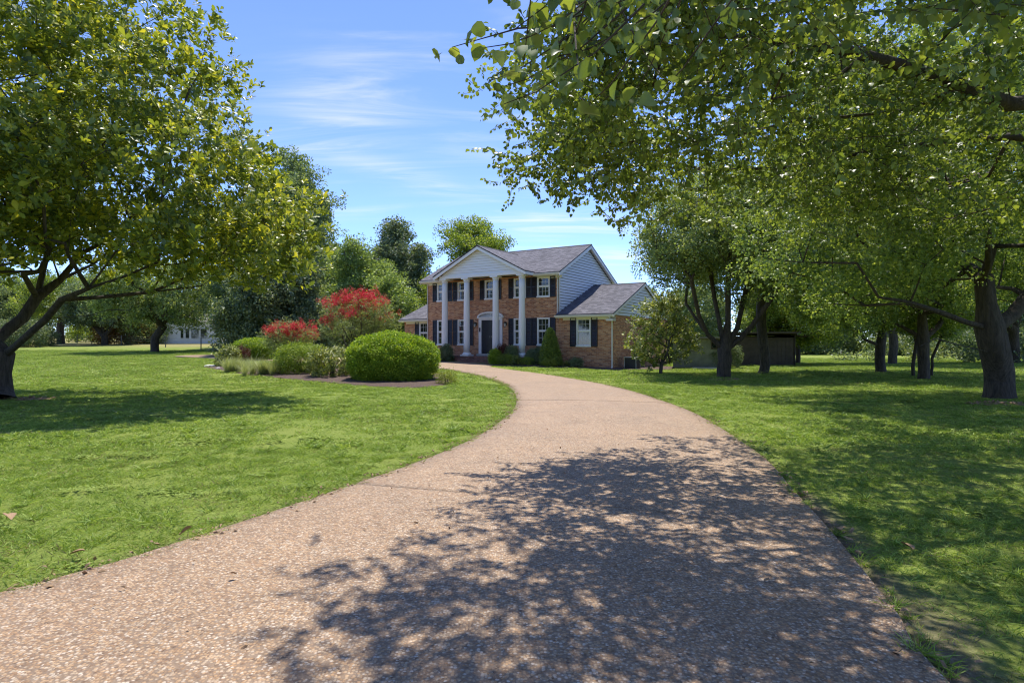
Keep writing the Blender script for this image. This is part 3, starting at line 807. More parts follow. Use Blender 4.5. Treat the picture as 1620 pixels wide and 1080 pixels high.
def polyface(name, pts, uv, mat, parent, thick=None):
    n = len(pts); V = list(pts); U = list(uv); Fc = [tuple(range(n))]
    if thick is not None:
        V += [tuple(np.asarray(p) + np.asarray(thick)) for p in pts]; U += uv
        Fc = [tuple(range(n)), tuple(range(n, 2 * n))[::-1]] + [(i, n + i, n + (i + 1) % n, (i + 1) % n) for i in range(n)]
    me = pydata(name, V, Fc, U); bm = bmesh.new(); bm.from_mesh(me); bmesh.ops.recalc_face_normals(bm, faces=bm.faces[:]); bm.to_mesh(me); bm.free()
    return link(name, me, mat, parent)

def window(cx, wy, z0, z1, w=0.86, parent=H, grid=True, shut=0.37, curtain=0):
    """sash window in a wall that faces -y, its shutters beside it"""
    wo = empty('window', (cx, wy, 0), 0, parent); hw = w / 2; fr = 0.065
    MB().box(-hw, -hw + fr, -0.045, 0.07, z0, z1).box(hw - fr, hw, -0.045, 0.07, z0, z1).box(-hw + fr, hw - fr, -0.045, 0.07, z1 - fr, z1).box(-hw - 0.03, hw + 0.03, -0.08, 0.07, z0 - 0.045, z0 + 0.05).build('frame', M['white'], wo)
    zm = (z0 + z1) / 2 + 0.03
    MB().box(-hw + fr, hw - fr, -0.01, 0.05, zm - 0.03, zm + 0.03).build('meeting_rail', M['white'], wo)
    for (a, b, yy) in ((z0 + 0.05, zm - 0.03, 0.045), (zm + 0.03, z1 - fr, 0.02)):
        MB().box(-hw + fr, hw - fr, yy, yy + 0.012, a, b).build('pane', M['glass'], wo)
        s = MB(); t = 0.014
        s.box(-hw + fr, -hw + fr + 0.035, yy - 0.02, yy, a, b).box(hw - fr - 0.035, hw - fr, yy - 0.02, yy, a, b)
        s.box(-hw + fr + 0.035, hw - fr - 0.035, yy - 0.02, yy, b - 0.03, b).box(-hw + fr + 0.035, hw - fr - 0.035, yy - 0.02, yy, a, a + 0.03)
        if grid:
            iw = w - 2 * fr - 0.07
            for k in (1, 2): x = -iw / 2 + iw * k / 3; s.box(x - t / 2, x + t / 2, yy - 0.008, yy - 0.001, a + 0.03, b - 0.03)
            s.box(-iw / 2, iw / 2, yy - 0.009, yy - 0.002, (a + b) / 2 - t / 2, (a + b) / 2 + t / 2)
        s.build('sash', M['white'], wo)
    for sg in (-1, 1):
        x = sg * (hw + 0.02 + shut / 2)
        sh = MB(); b0, b1 = x - shut / 2, x + shut / 2
        sh.box(b0, b0 + 0.05, -0.045, -0.005, z0 - 0.03, z1).box(b1 - 0.05, b1, -0.045, -0.005, z0 - 0.03, z1)
        for (a, b) in ((z0 - 0.03, z0 + 0.07), (zm - 0.04, zm + 0.04), (z1 - 0.07, z1)): sh.box(b0 + 0.05, b1 - 0.05, -0.043, -0.005, a, b)
        for (a, b) in ((z0 + 0.07, zm - 0.04), (zm + 0.04, z1 - 0.07)):
            nl = max(4, int((b - a) / 0.055))
            for k in range(nl):
                zz = a + (b - a) * (k + 0.5) / nl
                sh.prism([(b0 + 0.05, -0.036, zz - 0.022), (b0 + 0.05, -0.028, zz - 0.026), (b0 + 0.05, -0.010, zz + 0.022), (b0 + 0.05, -0.018, zz + 0.026)], (shut - 0.1, 0, 0))
        o = sh.build('shutter', M['black'], wo)
    return wo

WX = [-1.03, -2.69, -4.87, -7.03, -8.75]
UP = (4.29, 5.50); DN = (1.38, 3.03)
holes = [(MW + x - 0.40, MW + x + 0.40, UP[0] + 0.03, UP[1] - 0.03) for x in WX] + [(MW + x - 0.40, MW + x + 0.40, DN[0] + 0.03, DN[1] - 0.03) for x in (WX[0], WX[1], WX[3], WX[4])]
DOORX = -4.86
holes.append((MW + DOORX - 0.74, MW + DOORX + 0.74, FLOOR - 0.02, 3.02))
wall('front_wall', (-MW, 0), (0, 0), -0.4, EAVE, holes, M['brick'], H, (0, 1))
wall('left_wall', (-MW, MD), (-MW, 0), -0.4, EAVE, [], M['brick'], H, (1, 0))
wall('back_wall', (0, MD), (-MW, MD), -0.4, EAVE, [], M['brick'], H, (0, -1))
wall('right_wall', (0, 0), (0, MD), -0.4, 3.0, [], M['brick'], H, (-1, 0))
for k, x in enumerate(WX): window(x, 0, *UP)
for k in (0, 1, 3, 4): window(WX[k], 0, *DN)

# wings
rw = [(WING_W - 1.62 - WING_W + 1.62 + 1.62 - 0.43, 1.62 + 0.43, DN[0] - 0.02, 2.98)]
wall('wing_front_wall', (0.0, 0), (WING_W, 0), -0.4, WEAVE, [(1.62 - 0.42, 1.62 + 0.42, 1.36, 2.99)], M['brick'], H, (0, 1))
wall('wing_side_wall', (WING_W, 0), (WING_W, 2 * WRIDGE), -0.4, WEAVE, [], M['brick'], H, (-1, 0))
wall('wing_back_wall', (WING_W, 2 * WRIDGE), (0, 2 * WRIDGE), -0.4, WEAVE, [], M['brick'], H, (0, -1))
window(1.62, 0, 1.33, 3.02, 0.90, H, True, 0.40)
LWY, LWW = 1.0, 2.95
wall('left_wing_front_wall', (-MW - LWW, LWY), (-MW, LWY), -0.4, WEAVE, [(LWW - 1.09 - 0.42, LWW - 1.09 + 0.42, 1.36, 2.99)], M['brick'], H, (0, 1))
wall('left_wing_side_wall', (-MW - LWW, MD), (-MW - LWW, LWY), -0.4, WEAVE, [], M['brick'], H, (1, 0))
window(-MW - 1.09, LWY, 1.33, 3.02, 0.90, H, True, 0.38)

def roof(name, x0, x1, y_eave, z_eave, y_ridge, z_ridge, y_back, z_back, parent, th=0.07):
    """gable roof along x: two sloping slabs as one part"""
    r_ = empty(name, (0, 0, 0), 0, parent)
    for nm, (ya, za, yb, zb) in (('front_slope', (y_eave, z_eave, y_ridge, z_ridge)), ('back_slope', (y_back, z_back, y_ridge, z_ridge))):
        ln = math.hypot(yb - ya, zb - za)
        pts = [(x0, ya, za), (x1, ya, za), (x1, yb, zb), (x0, yb, zb)]
        polyface(nm, pts, [(x0, 0), (x1, 0), (x1, ln), (x0, ln)], M['shingle'], r_, (0, 0, -th))
    # ridge cap
    MB().prism([(x0 - 0.01, y_ridge - 0.15, z_ridge - 0.15 * abs((z_ridge - z_eave) / (y_ridge - y_eave)) + 0.012), (x0 - 0.01, y_ridge, z_ridge + 0.022), (x0 - 0.01, y_ridge + 0.15, z_ridge - 0.15 * abs((z_ridge - z_eave) / (y_ridge - y_eave)) + 0.012), (x0 - 0.01, y_ridge, z_ridge - 0.02)], (x1 - x0 + 0.02, 0, 0)).build('ridge_cap', M['shingle'], r_)
    return r_
def rake(name, x, y0, z0, y1, z1, parent, w=0.2, dx=0.028, drop=0.075):
    """barge board under a gable edge"""
    MB().prism([(x, y0, z0 - drop), (x, y1, z1 - drop), (x, y1, z1 - drop - w), (x, y0, z0 - drop - w)], (dx, 0, 0)).build(name, M['white'], parent)

OV = 0.45
ze = EAVE + 0.10
zr = ze + (RIDGE_Y + OV) * SLOPE
main_roof = roof('main_roof', -MW - 0.28, 0.28, -OV, ze, RIDGE_Y, zr, MD + OV, ze, H)
rake('barge_board', 0.245, -OV, ze, RIDGE_Y, zr, main_roof); rake('barge_board', 0.245, MD + OV, ze, RIDGE_Y, zr, main_roof)
rake('barge_board', -MW - 0.275, -OV, ze, RIDGE_Y, zr, main_roof); rake('barge_board', -MW - 0.275, MD + OV, ze, RIDGE_Y, zr, main_roof)
# sloping soffit under the right rake
for (ya, yb) in ((-OV, RIDGE_Y), (MD + OV, RIDGE_Y)):
    MB().prism([(0.004, ya, ze - 0.13), (0.243, ya, ze - 0.13), (0.243, yb, zr - 0.13), (0.004, yb, zr - 0.13)], (0, 0, -0.02)).build('rake_soffit', M['white'], main_roof)
def eave_trim(x0, x1, y, z, parent, wall_y, gut=True):
    MB().box(x0, x1, y + 0.02, y + 0.045, z - 0.21, z - 0.075).build('fascia', M['white'], parent)
    MB().box(x0, x1, y + 0.046, wall_y - 0.003, z - 0.205, z - 0.185).build('soffit', M['cream'], parent)
    MB().box(x0 + 0.3, x1 - 0.05, wall_y - 0.03, wall_y - 0.004, z - 0.33, z - 0.206).build('frieze_board', M['white'], parent)
    if gut:
        g = MB(); pr = [(0.018, 0.0), (0.018, -0.10), (-0.02, -0.125), (-0.075, -0.115), (-0.10, -0.06), (-0.105, 0.0), (-0.095, 0.0), (-0.088, -0.055), (-0.068, -0.10), (-0.02, -0.108), (0.005, -0.09), (0.005, 0.0)]
        g.prism([(x0, y + a, z - 0.055 + b) for a, b in pr], (x1 - x0, 0, 0)).build('gutter', M['cream'], parent)
PX0, PX1, PC = -8.37, -1.46, -4.9
PF = 1.45
eave_trim(PX1 - 0.05, 0.27, -OV, ze, main_roof, 0.0); eave_trim(-MW - 0.27, PX0 + 0.05, -OV, ze, main_roof, 0.0)
wz = WEAVE + 0.10; wzr = wz + (WRIDGE + OV) * WSLOPE
wr = roof('wing_roof', 0.006, WING_W + 0.14, -OV, wz, WRIDGE, wzr, 2 * WRIDGE + OV, wz, H)
rake('barge_board', WING_W + 0.115, -OV, wz, WRIDGE, wzr, wr, 0.16); rake('barge_board', WING_W + 0.115, 2 * WRIDGE + OV, wz, WRIDGE, wzr, wr, 0.16)
eave_trim(-0.02, WING_W + 0.14, -OV, wz, wr, 0.0)
lzr = wz + (WRIDGE + OV - 0.6) * WSLOPE
lr = roof('left_wing_roof', -MW - LWW - 0.14, -MW - 0.006, LWY - OV, wz, WRIDGE + 0.4, lzr, 2 * WRIDGE + OV, wz, H)
eave_trim(-MW - LWW - 0.14, -MW - 0.02, LWY - OV, wz, lr, LWY)
rake('barge_board', -MW - LWW - 0.14, LWY - OV, wz, WRIDGE + 0.4, lzr, lr, 0.16)

def boards_x(parent, x, zs, ylim, mat, step=0.17, out=0.045):
    """lapped siding on a wall that faces +x; each board an object"""
    for k in range(int((zs[1] - zs[0]) / step) + 1):
        za = zs[0] + k * step; zb = za + step + 0.002; za += 0.030  # gap under each board lets the grey backing draw a lap shadow
        (a0, a1), (b0, b1) = ylim(za), ylim(min(zb, zs[1]))
        if a1 - a0 < 0.08: continue
        if b1 - b0 < 0.0: b0 = b1 = (a0 + a1) / 2
        v = [(x + out, a0, za), (x + out, a1, za), (x + 0.001, b1, zb), (x + 0.001, b0, zb), (x - 0.006, a0, za), (x - 0.006, a1, za), (x - 0.006, b1, zb), (x - 0.006, b0, zb)]
        MB().add(v, [(0, 1, 2, 3), (4, 7, 6, 5), (0, 4, 5, 1), (1, 5, 6, 2), (2, 6, 7, 3), (3, 7, 4, 0)]).build('siding_board', mat, parent)
def boards_y(parent, y, zs, xlim, mat, step=0.15, out=0.014):
    for k in range(int((zs[1] - zs[0]) / step) + 1):
        za = zs[0] + k * step; zb = za + step + 0.002; za += 0.010  # narrower gap, same grey backing standing in for lap shadow
        (a0, a1), (b0, b1) = xlim(za), xlim(min(zb, zs[1]))
        if a1 - a0 < 0.08: continue
        if b1 - b0 < 0.0: b0 = b1 = (a0 + a1) / 2
        v = [(a0, y - out, za), (a1, y - out, za), (b1, y - 0.001, zb), (b0, y - 0.001, zb), (a0, y + 0.006, za), (a1, y + 0.006, za), (b1, y + 0.006, zb), (b0, y + 0.006, zb)]
        MB().add(v, [(0, 1, 2, 3), (4, 7, 6, 5), (0, 4, 5, 1), (1, 5, 6, 2), (2, 6, 7, 3), (3, 7, 4, 0)]).build('siding_board', mat, parent)

gw = polyface('side_gable', [(0.002, 0, 2.9), (0.002, MD, 2.9), (0.002, MD, EAVE), (0.002, RIDGE_Y, EAVE + RIDGE_Y * SLOPE), (0.002, 0, EAVE)], [(0, 0), (MD, 0), (MD, 2), (RIDGE_Y, 4), (0, 2)], M['lap_shade'], H, (-0.05, 0, 0))
top = EAVE + RIDGE_Y * SLOPE + 0.12
boards_x(gw, 0.012, (3.0, top), lambda z: (0.09, MD) if z < EAVE + 0.04 else (max(0.09, (z - EAVE - 0.04) / SLOPE), MD - (z - EAVE - 0.04) / SLOPE), M['siding'])
MB().box(0.0, 0.045, -0.03, 0.085, 3.12, EAVE - 0.02).build('corner_board', M['cream'], gw)
wg = polyface('wing_gable', [(WING_W, 0, WEAVE), (WING_W, 2 * WRIDGE, WEAVE), (WING_W, WRIDGE, WEAVE + WRIDGE * WSLOPE)], [(0, 0), (9, 0), (4, 2)], M['lap_shade'], H, (-0.05, 0, 0))
boards_x(wg, WING_W + 0.012, (WEAVE, WEAVE + WRIDGE * WSLOPE + 0.1), lambda z: ((z - WEAVE - 0.04) / WSLOPE, 2 * WRIDGE - (z - WEAVE - 0.04) / WSLOPE), M['siding'])
polyface('left_gable', [(-MW, 0, EAVE), (-MW, MD, EAVE), (-MW, RIDGE_Y, EAVE + RIDGE_Y * SLOPE)], [(0, 0), (MD, 0), (RIDGE_Y, 2)], M['siding'], H, (0.05, 0, 0))
polyface('left_wing_gable', [(-MW - LWW, LWY, WEAVE), (-MW - LWW, 2 * WRIDGE, WEAVE), (-MW - LWW, WRIDGE + 0.4, lzr - 0.1)], [(0, 0), (9, 0), (4, 2)], M['siding'], H, (0.05, 0, 0))

# portico
port = empty('portico', (0, 0, 0), 0, H)
pz0, pz1 = EAVE + 0.17, EAVE + 0.17 + (PX1 - PX0) / 2 * 0.507
for sg, xe in ((-1, PX0), (1, PX1)):
    ln = math.hypot(PC - xe, pz1 - pz0)
    pts = [(xe, -PF - 0.06, pz0), (PC, -PF - 0.06, pz1), (PC, 3.7, pz1), (xe, 0.35, pz0)]
    polyface('roof_slope', pts, [(0, 0), (0, ln), (5.1, ln), (1.8, 0)], M['shingle'], port, (0, 0, -0.07))
    MB().prism([(xe, -PF - 0.03, pz0 - 0.075), (PC, -PF - 0.03, pz1 - 0.075), (PC, -PF - 0.03, pz1 - 0.265), (xe, -PF - 0.03, pz0 - 0.265)], (0, 0.03, 0)).build('raking_cornice', M['white'], port)
    MB().prism([(xe, -PF + 0.002, pz0 - 0.13), (PC, -PF + 0.002, pz1 - 0.13), (PC, -PF + 0.002, pz1 - 0.15), (xe, -PF + 0.002, pz0 - 0.15)], (0, 0.27, 0)).build('rake_soffit', M['white'], port)
    MB().box(min(xe, xe + sg * 0.02), max(xe, xe + sg * 0.02), -PF, -0.5, pz0 - 0.23, pz0 - 0.07).build('side_fascia', M['white'], port)
MB().prism([(PC - 0.15, -PF - 0.07, pz1 - 0.062), (PC, -PF - 0.07, pz1 + 0.022), (PC + 0.15, -PF - 0.07, pz1 - 0.062), (PC, -PF - 0.07, pz1 - 0.02)], (0, 5.0, 0)).build('ridge_cap', M['shingle'], port)
ped = polyface('pediment', [(PX0 + 0.3, -PF + 0.29, EAVE + 0.02), (PX1 - 0.3, -PF + 0.29, EAVE + 0.02), (PC, -PF + 0.29, pz1 - 0.2)], [(0, 0), (7, 0), (3, 2)], M['lap_shade'], port, (0, 0.05, 0))
hw = (PX1 - PX0) / 2
boards_y(ped, -PF + 0.28, (EAVE + 0.14, pz1 - 0.2), lambda z: (PC - (pz1 - 0.18 - z) / 0.507, PC + (pz1 - 0.18 - z) / 0.507) if z > pz0 + 0.0 else (PX0 + 0.45, PX1 - 0.45), M['white'], 0.16, 0.03)
MB().box(PX0 + 0.35, PX1 - 0.35, -PF + 0.20, -PF + 0.50, EAVE, EAVE + 0.16).build('entablature', M['white'], port)
MB().box(PX0 + 0.36, PX0 + 0.56, -PF + 0.5, -0.01, EAVE + 0.003, EAVE + 0.163).box(PX1 - 0.56, PX1 - 0.36, -PF + 0.5, -0.01, EAVE + 0.003, EAVE + 0.163).build('side_beam', M['white'], port)
MB().box(PX0 + 0.57, PX1 - 0.57, -PF + 0.51, -0.032, EAVE + 0.06, EAVE + 0.08).build('ceiling', M['cream'], port)
for x in (-1.95, -3.83, -6.02, -7.77):
    c = empty('column', (x, -1.0, 0), 0, port)
    r0, r1, zb, zt = 0.205, 0.175, FLOOR, EAVE
    prof = [(r0, zb + 0.22)]
    for k in range(1, 9):
        t = k / 8; prof.append((r0 - (r0 - r1) * t ** 1.7, zb + 0.22 + (zt - 0.26 - zb - 0.22) * t))
    MB().lathe(prof, n=28).build('shaft', M['white'], c, True)
    MB().box(-0.31, 0.31, -0.31, 0.31, zb + 0.001, zb + 0.09).build('plinth', M['white'], c, False, 0.008)
    MB().lathe([(0.30, zb + 0.091), (0.315, zb + 0.12), (0.30, zb + 0.155), (0.25, zb + 0.17), (0.25, zb + 0.195), (0.225, zb + 0.219)], n=28).build('base', M['white'], c, True)
    MB().lathe([(0.18, zt - 0.259), (0.205, zt - 0.24), (0.205, zt - 0.21), (0.19, zt - 0.20), (0.20, zt - 0.15), (0.25, zt - 0.10)], n=28).build('capital', M['white'], c, True)
    MB().box(-0.27, 0.27, -0.27, 0.27, zt - 0.099, zt - 0.002).build('abacus', M['white'], c, False, 0.006)

def uvbox(name, x0, x1, y0, y1, z0, z1, mat, parent):
    V, Fc, uv = [], [], []
    def qd(p, u): b = len(V); V.extend(p); uv.extend(u); Fc.append((b, b + 1, b + 2, b + 3))
    qd([(x0, y0, z0), (x1, y0, z0), (x1, y0, z1), (x0, y0, z1)], [(x0, z0), (x1, z0), (x1, z1), (x0, z1)])
    qd([(x1, y0, z0), (x1, y1, z0), (x1, y1, z1), (x1, y0, z1)], [(y0, z0), (y1, z0), (y1, z1), (y0, z1)])
    qd([(x0, y1, z0), (x0, y0, z0), (x0, y0, z1), (x0, y1, z1)], [(y1, z0), (y0, z0), (y0, z1), (y1, z1)])
    qd([(x0, y0, z1), (x1, y0, z1), (x1, y1, z1), (x0, y1, z1)], [(x0, y0), (x1, y0), (x1, y1), (x0, y1)])
    return link(name, pydata(name, V, Fc, uv), mat, parent)
uvbox('porch_platform', -8.2, -1.55, -1.38, -0.002, -0.3, FLOOR, M['porch_brick'], H)
uvbox('porch_step', -6.35, -3.35, -1.72, -1.382, -0.3, FLOOR - 0.16, M['porch_brick'], H)
uvbox('porch_step', -6.35, -3.35, -2.05, -1.722, -0.3, FLOOR - 0.31, M['porch_brick'], H)

# front door
dr = empty('front_door', (DOORX, 0, 0), 0, H)
dz0 = FLOOR + 0.16
MB().box(-0.9, 0.9, -0.30, -0.004, FLOOR + 0.002, dz0 - 0.02).build('threshold', M['concrete'], dr)
MB().box(-0.90, -0.70, -0.07, 0.06, dz0 - 0.018, 3.08).box(0.70, 0.90, -0.07, 0.06, dz0 - 0.018, 3.08).box(-0.70, 0.70, -0.07, 0.06, 2.96, 3.08).box(-0.98, 0.98, -0.14, 0.02, 3.081, 3.16).build('frame', M['white'], dr)
for sg in (-1, 1):
    x0, x1 = sorted((sg * 0.003, sg * 0.698))
    lf = MB().box(x0, x1, 0.03, 0.075, dz0 - 0.018, 2.957).build('leaf', M['door'], dr)
    pn = MB()
    for (a, b) in ((dz0 + 0.12, dz0 + 0.75), (dz0 + 0.88, dz0 + 1.55), (dz0 + 1.66, dz0 + 1.98)):
        for (u, w_) in ((x0 + 0.09, (x0 + x1) / 2 - 0.03), ((x0 + x1) / 2 + 0.03, x1 - 0.09)):
            pn.box(u, w_, 0.018, 0.0295, a, b)
    pn.build('panel', M['door'], lf, False, 0.004)
    MB().lathe([(0.012, dz0 + 1.0), (0.012, dz0 + 1.12)], (sg * 0.06, -0.01), 8).build('handle', M['grey_metal'], lf)
# arched hood above the door
ah = MB(); R = 0.98; arc = [(R * math.cos(a) * 1.0, 3.161 + 0.33 * math.sin(a)) for a in np.linspace(0, math.pi, 17)]
arc_in = [(0.86 * math.cos(a), 3.161 + 0.235 * math.sin(a)) for a in np.linspace(0, math.pi, 17)]
for k in range(16):
    (xa, za), (xb, zb_), (xc, zc), (xd, zd) = arc[k], arc[k + 1], arc_in[k + 1], arc_in[k]
    ah.prism([(xa, -0.14, za), (xb, -0.14, zb_), (xc, -0.14, zc), (xd, -0.14, zd)], (0, 0.13, 0))
ah.build('arched_hood', M['white'], dr)
MB().prism([(x, -0.04, z) for x, z in arc_in] , (0, 0.03, 0)).build('hood_panel', M['grey_metal'], dr)
rb = MB()
for k in range(1, 8):
    a = math.pi * k / 8; rb.prism([(0.012, -0.055, 3.162), (-0.012, -0.055, 3.162), (0.86 * math.cos(a) - 0.01, -0.055, 3.161 + 0.235 * math.sin(a)), (0.86 * math.cos(a) + 0.01, -0.055, 3.161 + 0.235 * math.sin(a))], (0, 0.014, 0))
rb.build('hood_rib', M['white'], dr)
MB().box(DOORX - 0.84, DOORX - 0.75, -0.12, -0.072, 2.22, 2.48).build('mail_box', M['dark'], H, False, 0.01)
for x in (-6.0, -3.70):
    ln_ = empty('wall_lantern', (x, 0, 0), 0, H)
    MB().box(-0.05, 0.05, -0.03, -0.003, 2.6, 2.82).tube([(0, -0.03, 2.78), (0, -0.1, 2.86), (0, -0.16, 2.84)], 0.012, 6).build('bracket', M['dark'], ln_)
    MB().lathe([(0.05, 2.52), (0.085, 2.72)], (0, -0.16), 6).build('glass', M['lampglass'], ln_)
    MB().lathe([(0.11, 2.721), (0.07, 2.79), (0.02, 2.83)], (0, -0.16), 6).build('cap', M['dark'], ln_)
    MB().lathe([(0.02, 2.47), (0.055, 2.519)], (0, -0.16), 6).build('finial', M['dark'], ln_)
# downspouts
def spout(name, pts, parent, mat):
    return MB().tube(pts, 0.042, 4).build(name, mat, parent)
spout('downspout', [(0.16, -OV - 0.02, EAVE + 0.0), (0.16, -OV - 0.02, EAVE - 0.10), (-0.06, -0.07, EAVE - 0.32), (-0.06, -0.07, 3.22)], H, M['cream'])
spout('downspout', [(-MW + 0.08, -0.07, EAVE - 0.1), (-MW + 0.08, -0.07, 0.35)], H, M['cream'])
spout('downspout', [(WING_W - 0.08, -OV - 0.03, WEAVE - 0.02), (WING_W - 0.08, -OV - 0.03, WEAVE - 0.12), (WING_W - 0.08, -0.08, WEAVE - 0.33), (WING_W - 0.08, -0.08, 0.16), (WING_W - 0.08, -0.25, 0.06)], H, M['white'])
MB().box(WING_W - 0.3, WING_W + 0.12, -OV - 0.02, -0.03, WEAVE - 0.33, WEAVE - 0.215).build('boxed_return', M['cream'], H)

# condenser beside the wing
def local(x, y, z=0.0):
    p = HC - UL * x + VB * y; return (p[0], p[1], z)
ac = empty('air_conditioner', local(WING_W + 0.75, 0.9, float(gz(*local(WING_W + 0.75, 0.9)[:2]))), H.rotation_euler.z)
tag(ac, 'small dark air conditioner condenser with pale top beside brick wing', 'air conditioner')
b = MB()
for k in range(9): b.box(-0.33, 0.33, -0.33, 0.33, 0.10 + k * 0.062, 0.10 + k * 0.062 + 0.03)
b.build('grille', M['dark'], ac)
MB().box(-0.315, 0.315, -0.315, 0.315, 0.06, 0.66).build('coil', M['dark'], ac)
MB().box(-0.36, 0.36, -0.36, 0.36, 0.665, 0.71).build('lid', M['concrete'], ac)
MB().box(0.325, 0.355, -0.355, -0.325, 0.06, 0.664).box(-0.355, -0.325, -0.355, -0.325, 0.06, 0.664).box(0.325, 0.355, 0.325, 0.355, 0.06, 0.664).build('corner_post', M['grey_metal'], ac)
MB().box(-0.45, 0.45, -0.45, 0.45, -0.05, 0.055).build('pad', M['concrete'], ac)

# ------------------------------------------------------------------ trees
def crown_points(lobes, n, r, shell=0.55, rough=0.22, seed=0):
    """points in a union of ellipsoids (cx,cy,cz,rx,ry,rz) with an uneven skin"""
    lobes = np.asarray(lobes, float); w = np.prod(lobes[:, 3:], 1) ** 0.8; w /= w.sum()
    k = r.choice(len(lobes), n, p=w); d = r.normal(size=(n, 3)); d /= np.linalg.norm(d, axis=1)[:, None]
    u = r.uniform(size=n); rad = np.where(r.uniform(size=n) < shell, 0.72 + 0.30 * u, u ** (1 / 3.0))
    skin = 1 + rough * snoise(d * 3.0 + k[:, None] * 7.3, seed + 5, 1.1)
    return lobes[k, :3] + d * (rad * skin)[:, None] * lobes[k, 3:]

def grow(trunk, limbs, targets, r, bf=0.35, wob=0.07):
    """trunk polyline, limb polylines (start joins nearest node), then greedy growth to every target"""
    N = [np.asarray(trunk[0], float)]; par = [-1]; plen = [0.0]
    def chain(j, pts):
        for p in pts:
            p = np.asarray(p, float); N.append(p); par.append(j); plen.append(plen[j] + np.linalg.norm(p - N[j])); j = len(N) - 1
        return j
    chain(0, trunk[1:]); fork0 = max(1, len(trunk) // 2)
    for lb in limbs:
        A = np.array(N); j = int(np.argmin(np.linalg.norm(A - np.asarray(lb[0]), axis=1))); chain(j, lb[1:])
    nfix = len(N); top = np.array(trunk[-1], float)
    order = np.argsort(np.linalg.norm(targets - top, axis=1))
    for i in order:
        p = targets[i]; A = np.array(N[fork0:]); dv = p - A; dist = np.linalg.norm(dv, axis=1)
        cost = dist + bf * np.array(plen[fork0:]) * 0.6 + 0.5 * np.maximum(0, A[:, 2] - p[2])
        j = fork0 + int(np.argmin(cost)); a = N[j]; d = np.linalg.norm(p - a); m = max(1, int(d / 0.7)); cur = j
        for k in range(1, m + 1):
            t = k / m; qv = a + (p - a) * t + (r.normal(size=3) * wob * d * (1 if k < m else 0.2)) * np.array((1, 1, 0.7)); qv[2] += 0.10 * d * math.sin(math.pi * t)
            N.append(qv); par.append(cur); plen.append(plen[cur] + np.linalg.norm(qv - N[cur])); cur = len(N) - 1
    return np.array(N), np.array(par), nfix

def wood_mesh(name, N, par, r_trunk, r_tip, power=0.46, sides=8, flare=1.0, max_tip=None, gnarl=0.0, seed=0):
    n = len(N); kids = [[] for _ in range(n)]
    for i in range(1, n): kids[par[i]].append(i)
    cnt = np.zeros(n)
    for i in range(n - 1, -1, -1): cnt[i] = max(1, sum(cnt[k] for k in kids[i]))
    rad = np.maximum(r_tip, r_trunk * (cnt / cnt[0]) ** power)
    V, Fc = [], []; stack = [(0, None)]
    while stack:
        i, pr = stack.pop(); path = [] if pr is None else [pr]; j = i
        while True:
            path.append(j)
            if not kids[j]: break
            ks = sorted(kids[j], key=lambda k: -cnt[k])
            for o in ks[1:]: stack.append((o, j))
            j = ks[0]
        pts = N[path]; rr = rad[path].copy()
        if pr is not None: rr[0] = min(rr[0], rr[1] * 1.25)
        if len(pts) < 2: continue
        first = pr is None
        if first and flare > 1:
            # finer root flare
            b = pts[0]; d = pts[1] - pts[0]; ts = np.array((0, 0.06, 0.14, 0.26, 0.45, 0.7)); ex = np.array((flare, 1 + (flare - 1) * .62, 1 + (flare - 1) * .36, 1 + (flare - 1) * .18, 1 + (flare - 1) * .06, 1.0))
            pts = np.concatenate([b + d * ts[:, None], pts[1:]]); rr = np.concatenate([rr[0] * ex, rr[1:]])
        sd = sides + 6 if first else (sides if rr[0] > 0.05 else max(4, sides - 3))
        v, f = sweep(pts, rr, sd)
        if first and gnarl:
            ang = np.tile(np.arange(sd), len(pts)); c = np.repeat(pts, sd, 0); k = 1 + gnarl * (np.sin(ang * 2 * math.pi / sd * 3 + seed) * .5 + np.sin(ang * 2 * math.pi / sd * 5 + 2 * seed) * .5) * np.repeat(np.clip(rr / r_trunk, 0.5, 1.8), sd)
            v = c + (v - c) * k[:, None]
        b = len(V); V += v.tolist(); Fc += [tuple(q + b for q in x) for x in f]
    return pydata(name, V, Fc), rad, cnt

